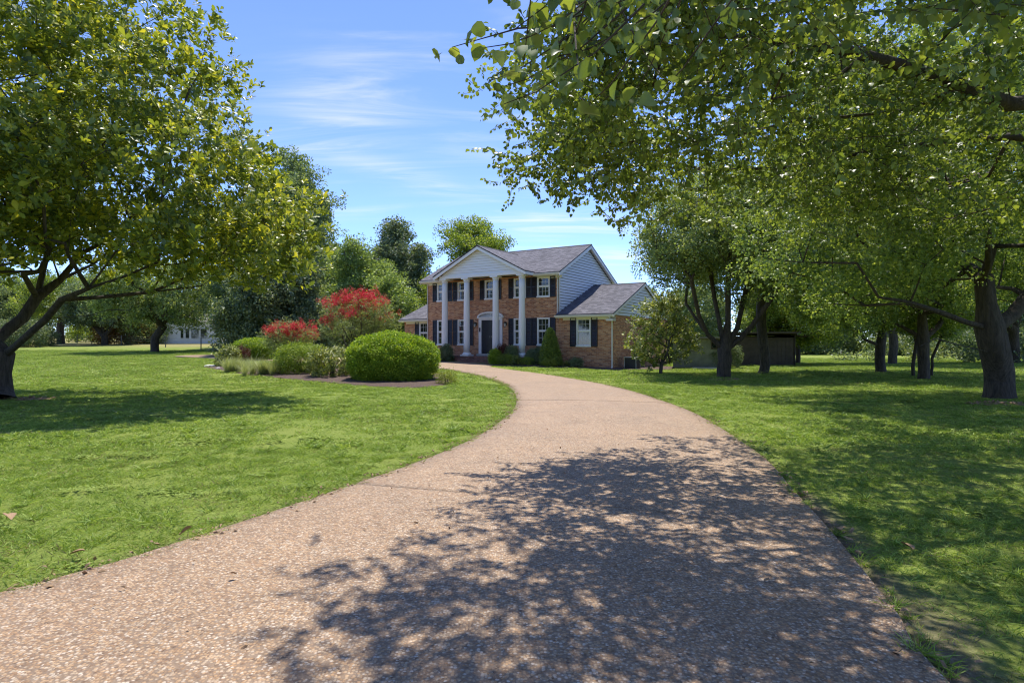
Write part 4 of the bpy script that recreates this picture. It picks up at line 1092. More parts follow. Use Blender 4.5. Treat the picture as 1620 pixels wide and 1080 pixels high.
def tree(name, label, base, lobes, key, r_trunk, fork, seed, n_nodes=160, per_node=8, spread=0.45, scale=1.0, mat='bark', limbs=(), lean=(0, 0), cat='tree', group=None, shell=0.55, bf=0.35,
         flare=1.35, gnarl=0.05, trunk_pts=None, power=0.5, up=0.9, orient='up', r_tip=0.008, rough=0.22, leaf_parts=None, extra=None, sides=8):
    r = np.random.default_rng(seed); base = np.asarray(base, float)
    root = empty(name, base); tag(root, label, cat, group)
    lobes = np.asarray(lobes, float).copy(); lobes[:, :3] -= base
    if trunk_pts is None:
        nseg = max(4, int(fork / 0.5)); trunk_pts = [(lean[0] * t ** 1.3 + 0.03 * fork * math.sin(5 * t + seed), lean[1] * t ** 1.3 + 0.03 * fork * math.sin(4 * t + 2 * seed), -0.08 + (fork + 0.08) * t) for t in np.linspace(0, 1, nseg)]
        trunk_pts[0] = (0, 0, -0.08)
    else: trunk_pts = [np.asarray(p, float) - base for p in trunk_pts]
    limbs = [[np.asarray(p, float) - base for p in lb] for lb in limbs]
    T = crown_points(lobes, n_nodes, r, shell, rough, seed)
    N, par, nfix = grow(trunk_pts, limbs, T, r, bf)
    me, rad, cnt = wood_mesh('trunk', N, par, r_trunk, r_tip, power, sides, flare, None, gnarl, seed)
    link('trunk', me, M[mat], root, True)
    leafy = [i for i in range(nfix, len(N)) if cnt[i] <= 4]
    P = N[leafy]; ctr = np.average(lobes[:, :3], axis=0, weights=np.prod(lobes[:, 3:], 1))
    pos = np.repeat(P, per_node, 0) + r.normal(size=(len(P) * per_node, 3)) * spread * np.array((1, 1, 0.75))
    if extra is not None: pos = np.concatenate([pos, np.asarray(extra, float) - base])
    m = len(pos)
    if orient == 'up': d = np.array((0, 0, up)) + r.normal(size=(m, 3)) * 0.5 + 0.35 * (pos - ctr) / (np.linalg.norm(pos - ctr, axis=1)[:, None] + 1e-6)
    else: d = np.array((0, 0, 1.0)) + r.normal(size=(m, 3)) * 0.55
    rot = euler_from_dir(d, r.uniform(0, 6.283, m))
    scl = scale * r.uniform(0.7, 1.25, m)
    return root, pos, rot, scl

def leafed(tr, key, name='crown', label=None):
    root, pos, rot, scl = tr
    o = scatter(name, key, pos, rot, scl, root, None, len(pos))
    return root

# magnolia at the left edge
mb = G(6, 634)
MG = 16.4
A = lambda px, py, d=MG: at(px, py, d)
mag_trunk = [mb + (0, 0, -0.1), A(3, 615), A(0, 590), A(6, 562)]
mag_limbs = [[A(6, 562), A(24, 548, 16.2), A(42, 532, 16.0), A(72, 505, 15.8), A(98, 474, 15.5), A(140, 456, 15.2), A(190, 440, 15.0), A(250, 415, 14.7)],
             [A(6, 562), A(-6, 540, 16.6), A(14, 520, 16.8), A(36, 503, 17), A(58, 470, 17.2), A(95, 443, 17.4), A(130, 400, 17.6), A(160, 330, 17.8)],
             [A(82, 500, 15.7), A(110, 501, 15.2), A(140, 499, 14.8), A(172, 490, 14.5), A(205, 491, 14.2)],
             [A(6, 562), A(-30, 520), A(-70, 440), A(-100, 330)],
             [A(58, 470, 17.2), A(80, 380, 17.5), A(85, 260, 17.3), A(80, 120, 17)],
             [A(98, 474, 15.5), A(160, 470, 16.2), A(240, 462, 17.0), A(320, 452, 17.6)]]
mag_lobes = [(-13.0, 16.5, 7.6, 5.6, 5.6, 3.4), (-11.8, 16.2, 9.6, 3.5, 4.2, 2.6), (-9.6, 16.4, 5.6, 3.8, 4.0, 1.9), (-14.5, 14.0, 5.6, 3.4, 3.6, 2.3), (-8.7, 17.0, 4.45, 3.0, 3.0, 1.3), (-11.3, 13.8, 5.2, 2.4, 2.2, 1.8), (-16.5, 17, 7, 4, 5, 4), (-12.6, 14.2, 4.0, 2.6, 1.9, 0.8), (-9.4, 15.2, 3.95, 2.2, 1.8, 0.7), (-14.5, 18.5, 4.6, 3.2, 2.4, 1.2), (-11, 18, 4.5, 2.6, 2.2, 0.9), (-13.6, 15.4, 3.95, 3.0, 2.0, 0.75), (-7.2, 16.3, 3.85, 1.7, 1.5, 0.7), (-6.8, 16.4, 4.8, 1.7, 1.6, 0.8), (-13.4, 13.4, 4.3, 2.2, 1.4, 0.9)]
mag = tree('magnolia_tree', 'broad magnolia with large yellow green leaves at the left edge', mb, mag_lobes, 'magnolia', 0.25, 2.0, 71, 700, 21, 0.37, 1.10, 'bark', mag_limbs, trunk_pts=mag_trunk, power=0.62, shell=0.7, flare=1.5, gnarl=0.08, r_tip=0.007, rough=0.18)
leafed(mag, 'magnolia')

# pear tree whose crown hangs over the driveway from the right; its trunk stands outside the frame
pb = np.array((9.6, 7.2, 0.0))
pear_limbs = [[(9.5, 7.2, 2.6), (8.6, 7.0, 3.6), (7.4, 6.9, 4.5), at(1600, 165, 6.8), at(1450, 110, 6.7), at(1330, 78, 6.6), at(1200, 60, 6.4), at(1080, 55, 6.2), at(960, 70, 6.0), at(880, 90, 5.8)],
              [(9.5, 7.2, 2.8), (8.8, 7.9, 4.0), (7.3, 8.8, 4.6), at(1400, 235, 9.2), at(1250, 265, 9.2), at(1120, 270, 9.0), at(1010, 262, 8.8), at(930, 285, 8.6)],
              [(9.5, 7.2, 3.0), (8.6, 6.4, 4.4), (6.8, 5.6, 5.6), (4.8, 4.9, 6.0), (2.8, 4.4, 5.8), (1.2, 3.9, 5.2), (0.2, 3.4, 4.4)],
              [(9.5, 7.2, 3.2), (9.0, 7.0, 5.0), (7.8, 6.6, 6.8), (5.8, 6.4, 7.8), (3.2, 6.6, 7.6), (1.0, 6.6, 7.2)],
              [(9.5, 7.2, 2.9), (10, 9, 4.2), (9.6, 11, 4.8), (8.4, 12.6, 4.9), (7.0, 13.4, 4.7)], [(9.5, 7.2, 3.2), (11, 7, 5), (12.5, 7, 6.5)]]
pear_lobes = [(1.9, 6.9, 4.6, 2.2, 1.9, 0.85), (1.35, 8.5, 4.45, 1.05, 1.1, 0.75), (1.5, 5.2, 4.5, 1.4, 1.1, 0.65), (4.2, 8.8, 4.6, 2.5, 2.6, 0.95), (6.2, 8.2, 4.7, 2.5, 3.0, 1.05), (7.6, 11.6, 4.6, 2.6, 2.6, 1.1),
              (2.9, 5.5, 7.0, 2.6, 2.0, 0.9), (5.6, 5.6, 7.0, 2.6, 2.4, 1.0), (0.6, 6.2, 6.6, 1.6, 1.2, 0.8), (-0.15, 5.7, 6.7, 0.9, 1.0, 0.5), (0.1, 4.6, 6.5, 0.9, 0.8, 0.6), (9.4, 7.0, 7.0, 2.6, 2.8, 1.3), (4.6, 4.6, 5.4, 2.2, 1.8, 1.1), (2.6, 3.3, 4.2, 1.3, 0.8, 0.7), (0.85, 8.2, 4.0, 0.7, 0.7, 0.42), (1.5, 7.6, 3.85, 0.9, 0.8, 0.4)]
pear = tree('pear_tree', 'leafy pear tree with heart shaped leaves overhanging the driveway from upper right', pb, pear_lobes, 'pear', 0.175, 3.0, 91, 600, 19, 0.30, 1.0, 'bark', pear_limbs, power=0.66, flare=1.4, shell=0.35, orient='side', r_tip=0.005, rough=0.2, sides=7)
def pear_orient(pr, seed=7):
    root, pos, rot, scl = pr; r = np.random.default_rng(seed)
    rot = np.stack([r.normal(size=len(pos)) * 0.5 - 0.35, r.normal(size=len(pos)) * 0.6, r.uniform(0, 6.283, len(pos))], 1)
    # nothing grows into the lens or below the browse line
    b = np.array(root.location); w = pos + b; dist = np.linalg.norm(w - np.array((0, 0, CAM_H)), axis=1)
    ok = (dist > 2.3) & (w[:, 2] > 2.75) & (w[:, 1] > 1.2) & ((w[:, 2] < 5.6) | (r.uniform(size=len(w)) < 0.62))      # thinner in the upper crown
    ok &= ~((w[:, 0] < -0.058 * w[:, 1]) & (w[:, 2] < 1.6 + 0.56 * w[:, 1]))      # stray sprays beyond the last twigs
    return root, pos[ok], rot[ok], scl[ok]
pear = pear_orient(pear)
leafed(pear, 'pear')

# the largest leaves hang singly, each an object
def single_leaves(root, mesh_key, spots, size, seed):
    r = np.random.default_rng(seed); base = np.array(root.location)
    meshes = []
    for k in range(6):
        sv, sf = leaf_shape('pear' if mesh_key == 'pear' else 'mag')
        me = pydata('leaf', sv * np.array((1 + 0.1 * r.normal(), 1, 1 + 0.5 * r.normal())), sf); me.materials.append(L[mesh_key])
        a = me.attributes.new('lv', 'FLOAT', 'POINT'); a.data.foreach_set('value', [r.uniform(0.15, 1)] * len(sv)); me.polygons.foreach_set('use_smooth', [True] * len(sf)); meshes.append(me)
    for p in spots:
        o = bpy.data.objects.new('leaf', meshes[r.integers(0, 6)]); COL.objects.link(o); o.parent = root
        o.location = np.asarray(p) - base; s = size * r.uniform(0.75, 1.2); o.scale = (s, s, s)
        if mesh_key == 'pear': o.rotation_euler = (r.normal() * 0.5 - 0.9, r.normal() * 0.5, r.uniform(0, 6.283))
        else: o.rotation_euler = (r.uniform(-0.2, 0.9), r.normal() * 0.4, r.uniform(0, 6.283))
def pear_spots(n=300):
    r = np.random.default_rng(5); out = []
    # twig ends that come closest to the lens
    for k in range(34):
        px, py, d = r.uniform(785, 1085), r.uniform(-60, 150), r.uniform(2.5, 3.7)
        if py > 30 + (px - 700) * 0.9 or py > 175 - (px - 1000) * 0.3: py = r.uniform(-60, 60)
        c = at(px, py, d); dirn = np.array((r.normal() * 0.6 - 0.5, r.normal() * 0.6, -0.35)); dirn /= np.linalg.norm(dirn)
        pts = [c - dirn * 0.55 + np.array((0, 0, 0.22)), c - dirn * 0.3 + np.array((0, 0, 0.08)), c, c + dirn * 0.16]
        TWIGS.append(pts)
        for j in range(9):
            t = r.uniform(-0.34, 0.17); out.append(c + dirn * t + r.normal(size=3) * 0.035 + np.array((0, 0, max(0, -t) * 0.25)))
    return out[:n]
TWIGS = []
ps = pear_spots()
single_leaves(pear[0], 'pear', ps, 0.076, 8)
tm = MB()
for t in TWIGS: tm.tube(np.asarray(t) - pb, [0.006, 0.004, 0.003, 0.002], 5)
tm.build('twig', M['bark'], pear[0], True)
# a long twig carries a few lone leaves past the crown's edge
tw = [at(905, 40, 3.4), at(820, 45, 3.2), at(760, 62, 3.1), at(715, 75, 3.0)]
MB().tube(np.asarray(tw) - pb, [0.006, 0.005, 0.003, 0.002], 5).build('twig', M['bark'], pear[0], True)
single_leaves(pear[0], 'pear', [at(683, 78, 3.0), at(698, 84, 3.0), at(712, 76, 3.0), at(733, 62, 3.05), at(752, 58, 3.1), at(762, 76, 3.1), at(726, 86, 3.0)], 0.072, 18)

def mag_spots(n=290):
    root, pos, rot, scl = mag; w = pos + np.array(root.location)
    px = 810 + F_PX * w[:, 0] / w[:, 1]; k = np.where((px > -20) & (w[:, 1] < 15.5))[0]
    k = k[np.argsort(w[k, 1])][:n * 2:2]; return w[k] + np.array((0, 0, 0.05))
single_leaves(mag[0], 'magnolia', mag_spots(), 0.19, 12)

# big old tree on the right lawn
b = G(1580, 630)
T1 = tree('oak_tree', 'big old tree with flared ridged trunk at the right edge', b, [(13.4, 16.5, 6.6, 5.8, 5.0, 3.4), (10.2, 17.0, 4.9, 3.4, 3.6, 2.1), (15.5, 17.5, 8.6, 5.5, 5.0, 3.2), (11.6, 16.4, 8.6, 4.0, 4.0, 2.6), (13.0, 14.6, 4.6, 3.0, 2.2, 1.4), (17.6, 16.5, 5.2, 3.2, 3.5, 2.2), (10.6, 18.5, 3.4, 2.8, 2.6, 1.0), (16.8, 18.5, 3.8, 2.6, 2.4, 1.2)], 'maple', 0.35, 2.6, 101, 400, 9, 0.42, 0.92,
          'bark', [[b + (0, 0, 2.2), at(1530, 510, 16.2), at(1490, 495, 16.0), at(1440, 478, 15.7), at(1390, 470, 15.4)], [b + (0, 0, 2.3), at(1600, 500, 16.7), at(1625, 470, 16.9), at(1650, 430, 17)],
                   [b + (0, 0, 1.5), at(1545, 552, 16.1), at(1515, 545, 15.8), at(1480, 535, 15.5), at(1455, 548, 15.2)]], trunk_pts=[b + (0, 0, -0.12), b + (0, 0, 0.7), at(1574, 560, 16.5), at(1565, 520, 16.5), at(1560, 480, 16.5), at(1556, 440, 16.5)], flare=1.55, gnarl=0.12, sides=10, power=0.64)
leafed(T1, 'maple')
# many stemmed tree beside the house
b = G(1146, 597)
D = b[1]
stems = [[b + (0, 0, 1.1), at(1120, 530, D), at(1106, 500, D - .4), at(1095, 450, D - .8), at(1080, 400, D - 1)], [b + (0, 0, 1.3), at(1138, 510, D), at(1130, 470, D + .4), at(1120, 400, D + .8)],
         [b + (0, 0, 1.3), at(1152, 510, D), at(1152, 460, D - .2), at(1155, 390, D - .4)], [b + (0, 0, 1.2), at(1166, 520, D), at(1175, 480, D + .5), at(1190, 420, D + 1)],
         [b + (0, 0, 1.0), at(1172, 535, D), at(1190, 515, D - .4), at(1215, 480, D - .8), at(1240, 440, D - 1)], [b + (0, 0, 1.1), at(1128, 535, D), at(1112, 520, D + .5), at(1085, 480, D + 1)]]
T2 = tree('shade_tree', 'many stemmed shade tree on the lawn just right of the house', b, [(9.6, 27, 6.0, 3.6, 3.4, 2.4), (8.2, 27, 6.8, 2.5, 2.8, 2.0), (10.8, 27, 7.4, 3.4, 3.2, 2.0), (7.2, 26.8, 5.3, 1.6, 2.2, 1.2), (12.2, 26.5, 5.2, 2.6, 2.8, 1.5)], 'oak', 0.30, 1.2, 111, 280, 9, 0.40, 0.80, 'bark', stems, flare=1.4, gnarl=0.08, power=0.6)
leafed(T2, 'oak')
b = G(1207, 591)
T3 = tree('shade_tree', 'tall straight trunked tree behind the many stemmed tree', b, [(13.6, 30.5, 8.0, 4.0, 4.0, 3.0), (12.0, 30, 6.2, 2.6, 3, 1.6), (16, 31, 6.6, 2.8, 3, 2.0)], 'oak', 0.24, 4.2, 121, 190, 8, 0.45, 1.0, 'bark_grey', flare=1.35)
leafed(T3, 'oak')
b = G(1236, 577)
T4 = tree('young_tree', 'low bright green tree at the end of the shed row', b, [(b[0], b[1], 3.2, 2.3, 2.2, 1.5), (b[0] + 1.3, b[1], 2.5, 2.0, 1.8, 0.9), (b[0] - .6, b[1], 4.6, 1.8, 1.8, 1.2)], 'bright', 0.17, 1.2, 131, 90, 9, 0.38, 0.9)
leafed(T4, 'bright')
b = G(1262, 575)
leafed(tree('young_tree', 'rounded green tree overhanging the lawn beyond the sheds', b, [(b[0], b[1], 3.6, 2.6, 2.4, 1.6), (b[0] + 1.8, b[1], 2.6, 1.6, 1.8, 0.8)], 'maple', 0.16, 1.4, 137, 80, 9, 0.42, 1.1), 'maple')
b = G(1394, 589)
leafed(tree('shade_tree', 'dark trunked tree standing alone mid lawn on the right', b, [(b[0], b[1], 5.4, 4.2, 4.0, 2.6), (b[0] - 2.2, b[1] - .5, 3.4, 2.4, 2.2, 1.1), (b[0] + 1.5, b[1], 7.4, 3.4, 3.4, 2.4)], 'maple', 0.24, 2.1, 141, 200, 8, 0.45, 1.05, flare=1.3), 'maple')
b = G(1412, 576)
leafed(tree('shade_tree', 'grey trunked tree farther back behind the lone dark trunk', b, [(b[0] + 1, b[1], 6.4, 4.8, 4.5, 3.2)], 'oak', 0.28, 2.6, 143, 130, 8, 0.6, 1.4, 'bark_grey'), 'oak')
b = G(1461, 600)
leafed(tree('shade_tree', 'ragged tree with low branches left of the big old tree', b, [(b[0], b[1], 5.6, 3.8, 3.6, 2.8), (b[0] - 1.6, b[1], 3.6, 2.4, 2.4, 1.2), (b[0] + 1.6, b[1] - .4, 3.3, 1.8, 1.9, 0.9)], 'maple', 0.22, 1.7, 151, 180, 8, 0.42, 0.95, flare=1.35, gnarl=0.1), 'maple')
b = G(1445, 596)
leafed(tree('sapling', 'thin forked sapling beside the ragged tree', b, [(b[0], b[1], 2.6, 1.1, 1.0, 0.7)], 'bright', 0.075, 0.7, 153, 26, 6, 0.28, 0.8, flare=1.2, gnarl=0), 'bright')
b = G(1474, 595)
leafed(tree('sapling', 'short thin sapling right of the ragged tree', b, [(b[0] + .3, b[1], 2.2, 0.9, 0.8, 0.5)], 'maple', 0.06, 0.8, 155, 20, 6, 0.25, 0.8, flare=1.2, gnarl=0), 'maple')
b = G(1604, 575)
leafed(tree('shade_tree', 'dark tree far behind the big old tree at right edge', b, [(b[0], b[1], 6.5, 5.0, 4.5, 3.4), (b[0] - 3, b[1], 4.4, 3, 3, 1.6)], 'darkgreen', 0.34, 2.4, 157, 120, 9, 0.6, 1.0), 'darkgreen')

# trees on the left, beyond the magnolia
b = G(245, 557)
leafed(tree('shade_tree', 'forked tree on the left lawn in front of the white outbuilding', b, [(b[0], b[1], 6.2, 4.6, 4.2, 2.6), (b[0] + 1.5, b[1], 4.4, 3.6, 3.0, 1.2), (b[0] - 2, b[1], 4.8, 3.0, 3.0, 1.3)], 'oak', 0.33, 1.9, 161, 150, 9, 0.5, 1.2, limbs=[[b + (0, 0, 1.2), b + (0.7, 0, 2.2), b + (1.2, 0, 3.2)]]), 'oak')
b = G(165, 545.5)
leafed(tree('shade_tree', 'dark vase shaped tree at the edge of the left lawn', b, [(b[0], b[1], 6.4, 4.4, 4.0, 2.4), (b[0], b[1], 4.9, 4.0, 3.4, 1.2)], 'darkgreen', 0.36, 1.6, 163, 110, 8, 0.55, 1.0, limbs=[[b + (0, 0, 1.2), b + (-1.4, 0, 2.6), b + (-2.4, 0, 3.8)], [b + (0, 0, 1.2), b + (1.2, 0, 2.6), b + (2.4, 0, 3.6)]]), 'darkgreen')
b = G(97, 543.5)
leafed(tree('shade_tree', 'straight trunked tree farthest left beyond the lawn', b, [(b[0], b[1], 7.5, 5.0, 4.5, 3.0), (b[0] + 3, b[1], 5.6, 3.4, 3, 1.5)], 'bright', 0.42, 3.2, 165, 110, 8, 0.6, 1.3), 'bright')

# tall trees behind
def back_tree(name, label, px, d, top_py, half_px, key, seed, r_trunk=0.4, low=0.25, n=170, per=10, spread=0.7, scale=1.5, tiers=4, per_lobe=0.55):
    X = (px - 810) / F_PX * d; base = np.array((X, d, float(gz(X, d)))); top = CAM_H + (HORIZON - top_py) / F_PX * d; hw = half_px / F_PX * d; r = np.random.default_rng(seed)
    h = top - base[2]; lobes = []
    for k in range(tiers):
        t = k / (tiers - 1); z = base[2] + h * (low + 0.08 + (0.84 - low) * t); w = hw * (0.75 + 0.35 * math.sin(math.pi * min(1, 0.25 + 0.75 * t))) * (0.9 - 0.28 * t * t)
        m = 3 if k < tiers - 1 else 2
        for j in range(m):
            a = r.uniform(0, 6.283); off = w * 0.48
            lobes.append((X + math.cos(a) * off, d + math.sin(a) * off, z + r.normal() * h * 0.03, w * per_lobe, w * per_lobe, h * 0.16))
    leafed(tree(name, label, base, lobes, key, r_trunk, h * low, seed, n, per, spread, scale, 'bark_grey', flare=1.2, rough=0.3, r_tip=0.02), key)
back_tree('tall_tree', 'tallest green tree rising behind the magnolia', 440, 62, 262, 100, 'wood', 171, 0.5, 0.18, 300, 11, 0.75, 0.85, 5, 0.62)
back_tree('tall_tree', 'dark upright tree left of the house roof', 632, 66, 366, 58, 'darkgreen', 173, 0.4, 0.15, 190, 10, 0.6, 1.15, 4)
back_tree('tall_tree', 'yellow green tree rising behind the portico gable', 732, 62, 354, 80, 'bright', 175, 0.4, 0.15, 230, 10, 0.6, 1.3, 4)
back_tree('tall_tree', 'rounded mid green tree behind the taller red flowering shrub', 562, 56, 398, 78, 'maple', 177, 0.4, 0.12, 260, 10, 0.6, 1.5, 4)
back_tree('tall_tree', 'pale feathery tree between the tallest tree and the rounded tree', 508, 68, 380, 56, 'wood', 179, 0.35, 0.15, 180, 9, 0.6, 0.8, 4)
back_tree('evergreen_tree', 'dark bushy evergreen left of the smaller red flowering shrub', 412, 46, 415, 56, 'darkgreen', 181, 0.3, 0.06, 200, 10, 0.5, 0.9, 4, 0.62)
back_tree('evergreen_tree', 'dark bushy evergreen behind the smaller red flowering shrub', 475, 47, 425, 48, 'darkgreen', 183, 0.3, 0.06, 150, 10, 0.5, 0.9, 4, 0.62)
back_tree('evergreen_tree', 'mid green bushy tree beside the left wing of the house', 622, 52, 450, 44, 'maple', 185, 0.3, 0.06, 150, 10, 0.5, 1.4, 4, 0.62)

# woods that read as one mass
def woods(name, label, spots, key, seed, dens=0.9, scale=1.0):
    r = np.random.default_rng(seed); P = []
    for (x, y, w, dep, h) in spots:
        z0 = float(gz(x, y)); n = int(w * h * dens * 1.6)
        k = max(3, int(w / 3.5)); lob = []
        for j in range(k):
            lx = x + r.uniform(-.5, .5) * w; hh = h * r.uniform(0.62, 1.0)
            lob += [(lx, y + r.uniform(-.5, .5) * dep, z0 + hh * 0.68, 2.6 + r.uniform(0, 1.2), 2.4, hh * 0.34), (lx + r.normal(), y - dep * .3 + r.normal(), z0 + hh * 0.26, 3.0, 2.0, hh * 0.30)]
        P.append(crown_points(lob, n, r, 0.8, 0.3, seed))
    P = np.concatenate(P); m = len(P); d = np.array((0, -0.35, 0.8)) + r.normal(size=(m, 3)) * 0.5
    o = scatter(name, key, P, euler_from_dir(d, r.uniform(0, 6.283, m)), scale * r.uniform(0.8, 1.35, m), None, None, seed)
    tag(o, label, 'woods', kind='stuff'); return o
woods('far_woods', 'far green woods closing the lawn on the right', [(30, 82, 16, 5, 9), (42, 76, 20, 6, 11), (56, 72, 22, 6, 13), (74, 66, 26, 7, 15), (92, 60, 24, 7, 16), (38, 100, 36, 7, 14), (22, 98, 18, 5, 9), (70, 90, 40, 7, 17), (52, 62, 12, 4, 7), (66, 56, 14, 4, 8)], 'wood', 401, 2.6)
woods('hedge_row', 'dark shrubs low along the right edge of the far lawn', [(46, 58, 14, 3, 3.2), (34, 50, 9, 2.5, 2.6), (40, 45, 9, 2.5, 2.8), (58, 56, 14, 3, 4)], 'darkgreen', 403, 1.6, 0.9)
woods('far_woods', 'far woods beyond the field at the left edge', [(-120, 128, 40, 8, 16), (-90, 125, 40, 8, 14), (-62, 118, 30, 7, 15), (-40, 90, 16, 5, 12), (-30, 76, 14, 5, 9), (-150, 110, 40, 8, 18)], 'wood', 405, 0.9, 1.2)
woods('far_woods', 'woods filling the gap behind the house', [(-24, 72, 20, 5, 11), (-12, 74, 16, 5, 10.5), (-8, 80, 22, 5, 8), (-16, 64, 16, 4, 8), (12, 85, 12, 5, 5)], 'wood', 407, 1.8)
woods('far_woods', 'unseen woods behind the viewer, reflected in the windows', [(-40, -40, 40, 6, 12), (0, -46, 50, 6, 12), (40, -40, 40, 6, 11), (-72, -30, 40, 9, 15), (-92, -10, 30, 16, 17), (-104, 14, 24, 16, 17)], 'wood', 409, 0.7, 1.6)  # unseen trees, put there for the window panes to reflect

# ------------------------------------------------------------------ shrubs
def dome(name, label, base, rx, ry, h, key, n, seed, scale=1.0, cat='shrub', group=None, lift=0.06, power=2.4, lump=0.06, core=True, stems=5, tilt=0.4, shell=0.16):
    """clipped or loose shrub: leaf tips over a superellipsoid skin, stems inside"""
    r = np.random.default_rng(seed); base = np.asarray(base, float)
    root = empty(name, base); tag(root, label, cat, group)
    zc = h * 0.40; th = np.arcsin(r.uniform(0, 1, n)); low = r.uniform(size=n) < 0.36; a = r.uniform(0, 6.283, n)
    cu, su = np.cos(th) ** (2 / power), np.sin(th) ** (2 / power); t = r.uniform(0, 1, n)
    c = np.where(low, 1 - 0.16 * t ** 2, cu); u = np.where(low, -t, su)
    d = np.stack([np.cos(a) * c, np.sin(a) * c, u], 1)
    k = 1 - shell * r.uniform(0, 1, n) ** 1.3 + lump * snoise(d * 2, seed, 0.55)
    pos = np.stack([d[:, 0] * k * rx, d[:, 1] * k * ry, np.where(low, zc - t * (zc - lift), zc + u * k * (h - zc))], 1)
    d = np.where(low[:, None], d * np.array((1, 1, 0.3)), d)
    nrm = d / np.array((rx, ry, h - zc)); nrm /= np.linalg.norm(nrm, axis=1)[:, None]
    rot = euler_from_dir(nrm + np.array((0, 0, 0.5)) + r.normal(size=(n, 3)) * tilt, r.uniform(0, 6.283, n))
    scatter('foliage', key, pos, rot, scale * r.uniform(0.75, 1.25, n), root, None, seed)
    sm = MB()
    for j in range(stems):
        aa = 6.283 * j / stems + r.uniform(-.4, .4); e = np.array((math.cos(aa) * rx * 0.55, math.sin(aa) * ry * 0.55, h * 0.72))
        pts = [np.array((math.cos(aa) * 0.06, math.sin(aa) * 0.06, -0.05)), e * np.array((.35, .35, .45)) + r.normal(size=3) * .04, e]
        sm.tube(pts, [0.03 * max(h, .6), 0.02 * max(h, .6), 0.008], 5)
    sm.build('stem', M['bark'], root, True)
    return root

def push(b, dy):
    k = (b[1] + dy) / b[1]; q2 = np.array((b[0] * k, b[1] * k, 0.0)); q2[2] = float(gz(q2[0], q2[1])); return q2
bx = push(G(621, 605), 1.3)
s_ = bx[1] / F_PX
dome('boxwood_shrub', 'large clipped boxwood dome at the near end of the island bed', bx, 70 * s_, 1.65, 1.6 + 13 * s_ - bx[2] - 0.02, 'boxwood', 8200, 501, 1.0, power=2.25, lump=0.085, stems=9, shell=0.2, tilt=0.6)
b = push(G(404, 572), 2.2); s_ = b[1] / F_PX
dome('boxwood_shrub', 'small clipped dome shrub behind the pale ornamental grasses', b, 36 * s_, 1.1, 1.6 + 3 * s_ - b[2], 'boxwood', 2200, 503, 1.15, power=2.4)
b = push(G(478, 594), 1.0); s_ = b[1] / F_PX
dome('spirea_shrub', 'loose yellow green shrub left of the big boxwood', b, 42 * s_, 1.2, 1.6 - 3 * s_ - b[2], 'spirea', 1500, 505, 1.25, lump=0.16, shell=0.35, tilt=0.6)
b = push(G(523, 599), 0.8); s_ = b[1] / F_PX
dome('spirea_shrub', 'greyish leafy shrub touching the big boxwood', b, 34 * s_, 1.0, 1.6 - 9 * s_ - b[2], 'olive', 620, 507, 0.62, lump=0.16, shell=0.4, tilt=0.6)
b = G(700, 608); s_ = b[1] / F_PX
dome('lime_shrub', 'little lime shrub at the right foot of the big boxwood', b + (0.1, 0.3, 0), 17 * s_, 0.42, 24 * s_, 'lime', 240, 509, 0.8, lump=0.2, shell=0.5, tilt=0.6, stems=4)
b = G(352, 580); s_ = b[1] / F_PX
dome('leafy_shrub', 'leafy green shrub at the far left end of the island bed', b + (0, .6, 0), 19 * s_, 0.7, 32 * s_, 'olive', 300, 511, 0.75, lump=0.2, shell=0.5, tilt=0.6)
b = push(G(382, 574), 1.5)
dome('rusty_shrub', 'reddish brown twiggy shrub between the leafy shrub and small dome', b, 0.55, 0.5, 0.95, 'redleaf', 160, 513, 1.2, lump=0.2, shell=0.5)
for (px, py, seed, lab) in ((372, 588, 1, 'pale ornamental grass clump on the left of the pair'), (412, 593, 2, 'pale ornamental grass clump on the right of the pair')):
    b = G(px, py); root = empty('ornamental_grass', b); tag(root, lab, 'ornamental grass', 'ornamental grasses in the island bed')
    r = np.random.default_rng(600 + seed); n = 10; pos = np.column_stack([r.normal(size=(n, 2)) * 0.38, np.zeros(n)])
    scatter('blades', 'plume', pos, np.column_stack([r.normal(size=(n, 2)) * .12, r.uniform(0, 6.28, n)]), r.uniform(0.62, 0.85, n), root, None, seed)
    MB().lathe([(0.16, -0.02), (0.13, 0.05), (0.05, 0.09)], n=9).build('crown_base', M['dead'], root, True)

def crape(name, label, base, lobes, seed, n_nodes, nflower, fl_lobes, r_trunk=0.05, per=9):
    base = np.asarray(base, float); r = np.random.default_rng(seed)
    lim = []
    for k in range(7):
        a = 6.283 * k / 7 + r.uniform(-.3, .3); h = lobes[0][2] + lobes[0][5] * 0.4 - base[2]
        lim.append([base + (0, 0, 0.05), base + (math.cos(a) * .25, math.sin(a) * .2, h * .35), base + (math.cos(a) * lobes[0][3] * .45, math.sin(a) * lobes[0][4] * .45, h * .7)])
    tr = tree(name, label, base, lobes, 'myrtle', r_trunk * 2, 0.4, seed, n_nodes, per, 0.26, 1.0, 'bark_grey', lim, cat='flowering shrub', flare=1.1, gnarl=0, r_tip=0.006, shell=0.7, orient='side')
    root, pos, rot, scl = tr
    rot = np.stack([r.normal(size=len(pos)) * 0.5 + 0.3, r.normal(size=len(pos)) * 0.5, r.uniform(0, 6.283, len(pos))], 1)
    leafed((root, pos, rot, scl), 'myrtle')
    # flower heads clustered at the shoot ends
    C = crown_points(fl_lobes, nflower // 5, r, 1.0, 0.25, seed) - base
    F = np.repeat(C, 5, 0) + r.normal(size=(len(C) * 5, 3)) * np.array((0.17, 0.17, 0.12))
    scatter('flowers', 'flower', F, np.stack([r.normal(size=len(F)) * .4, r.normal(size=len(F)) * .4, r.uniform(0, 6.283, len(F))], 1), r.uniform(0.7, 1.25, len(F)), root, None, seed + 3)
    return root
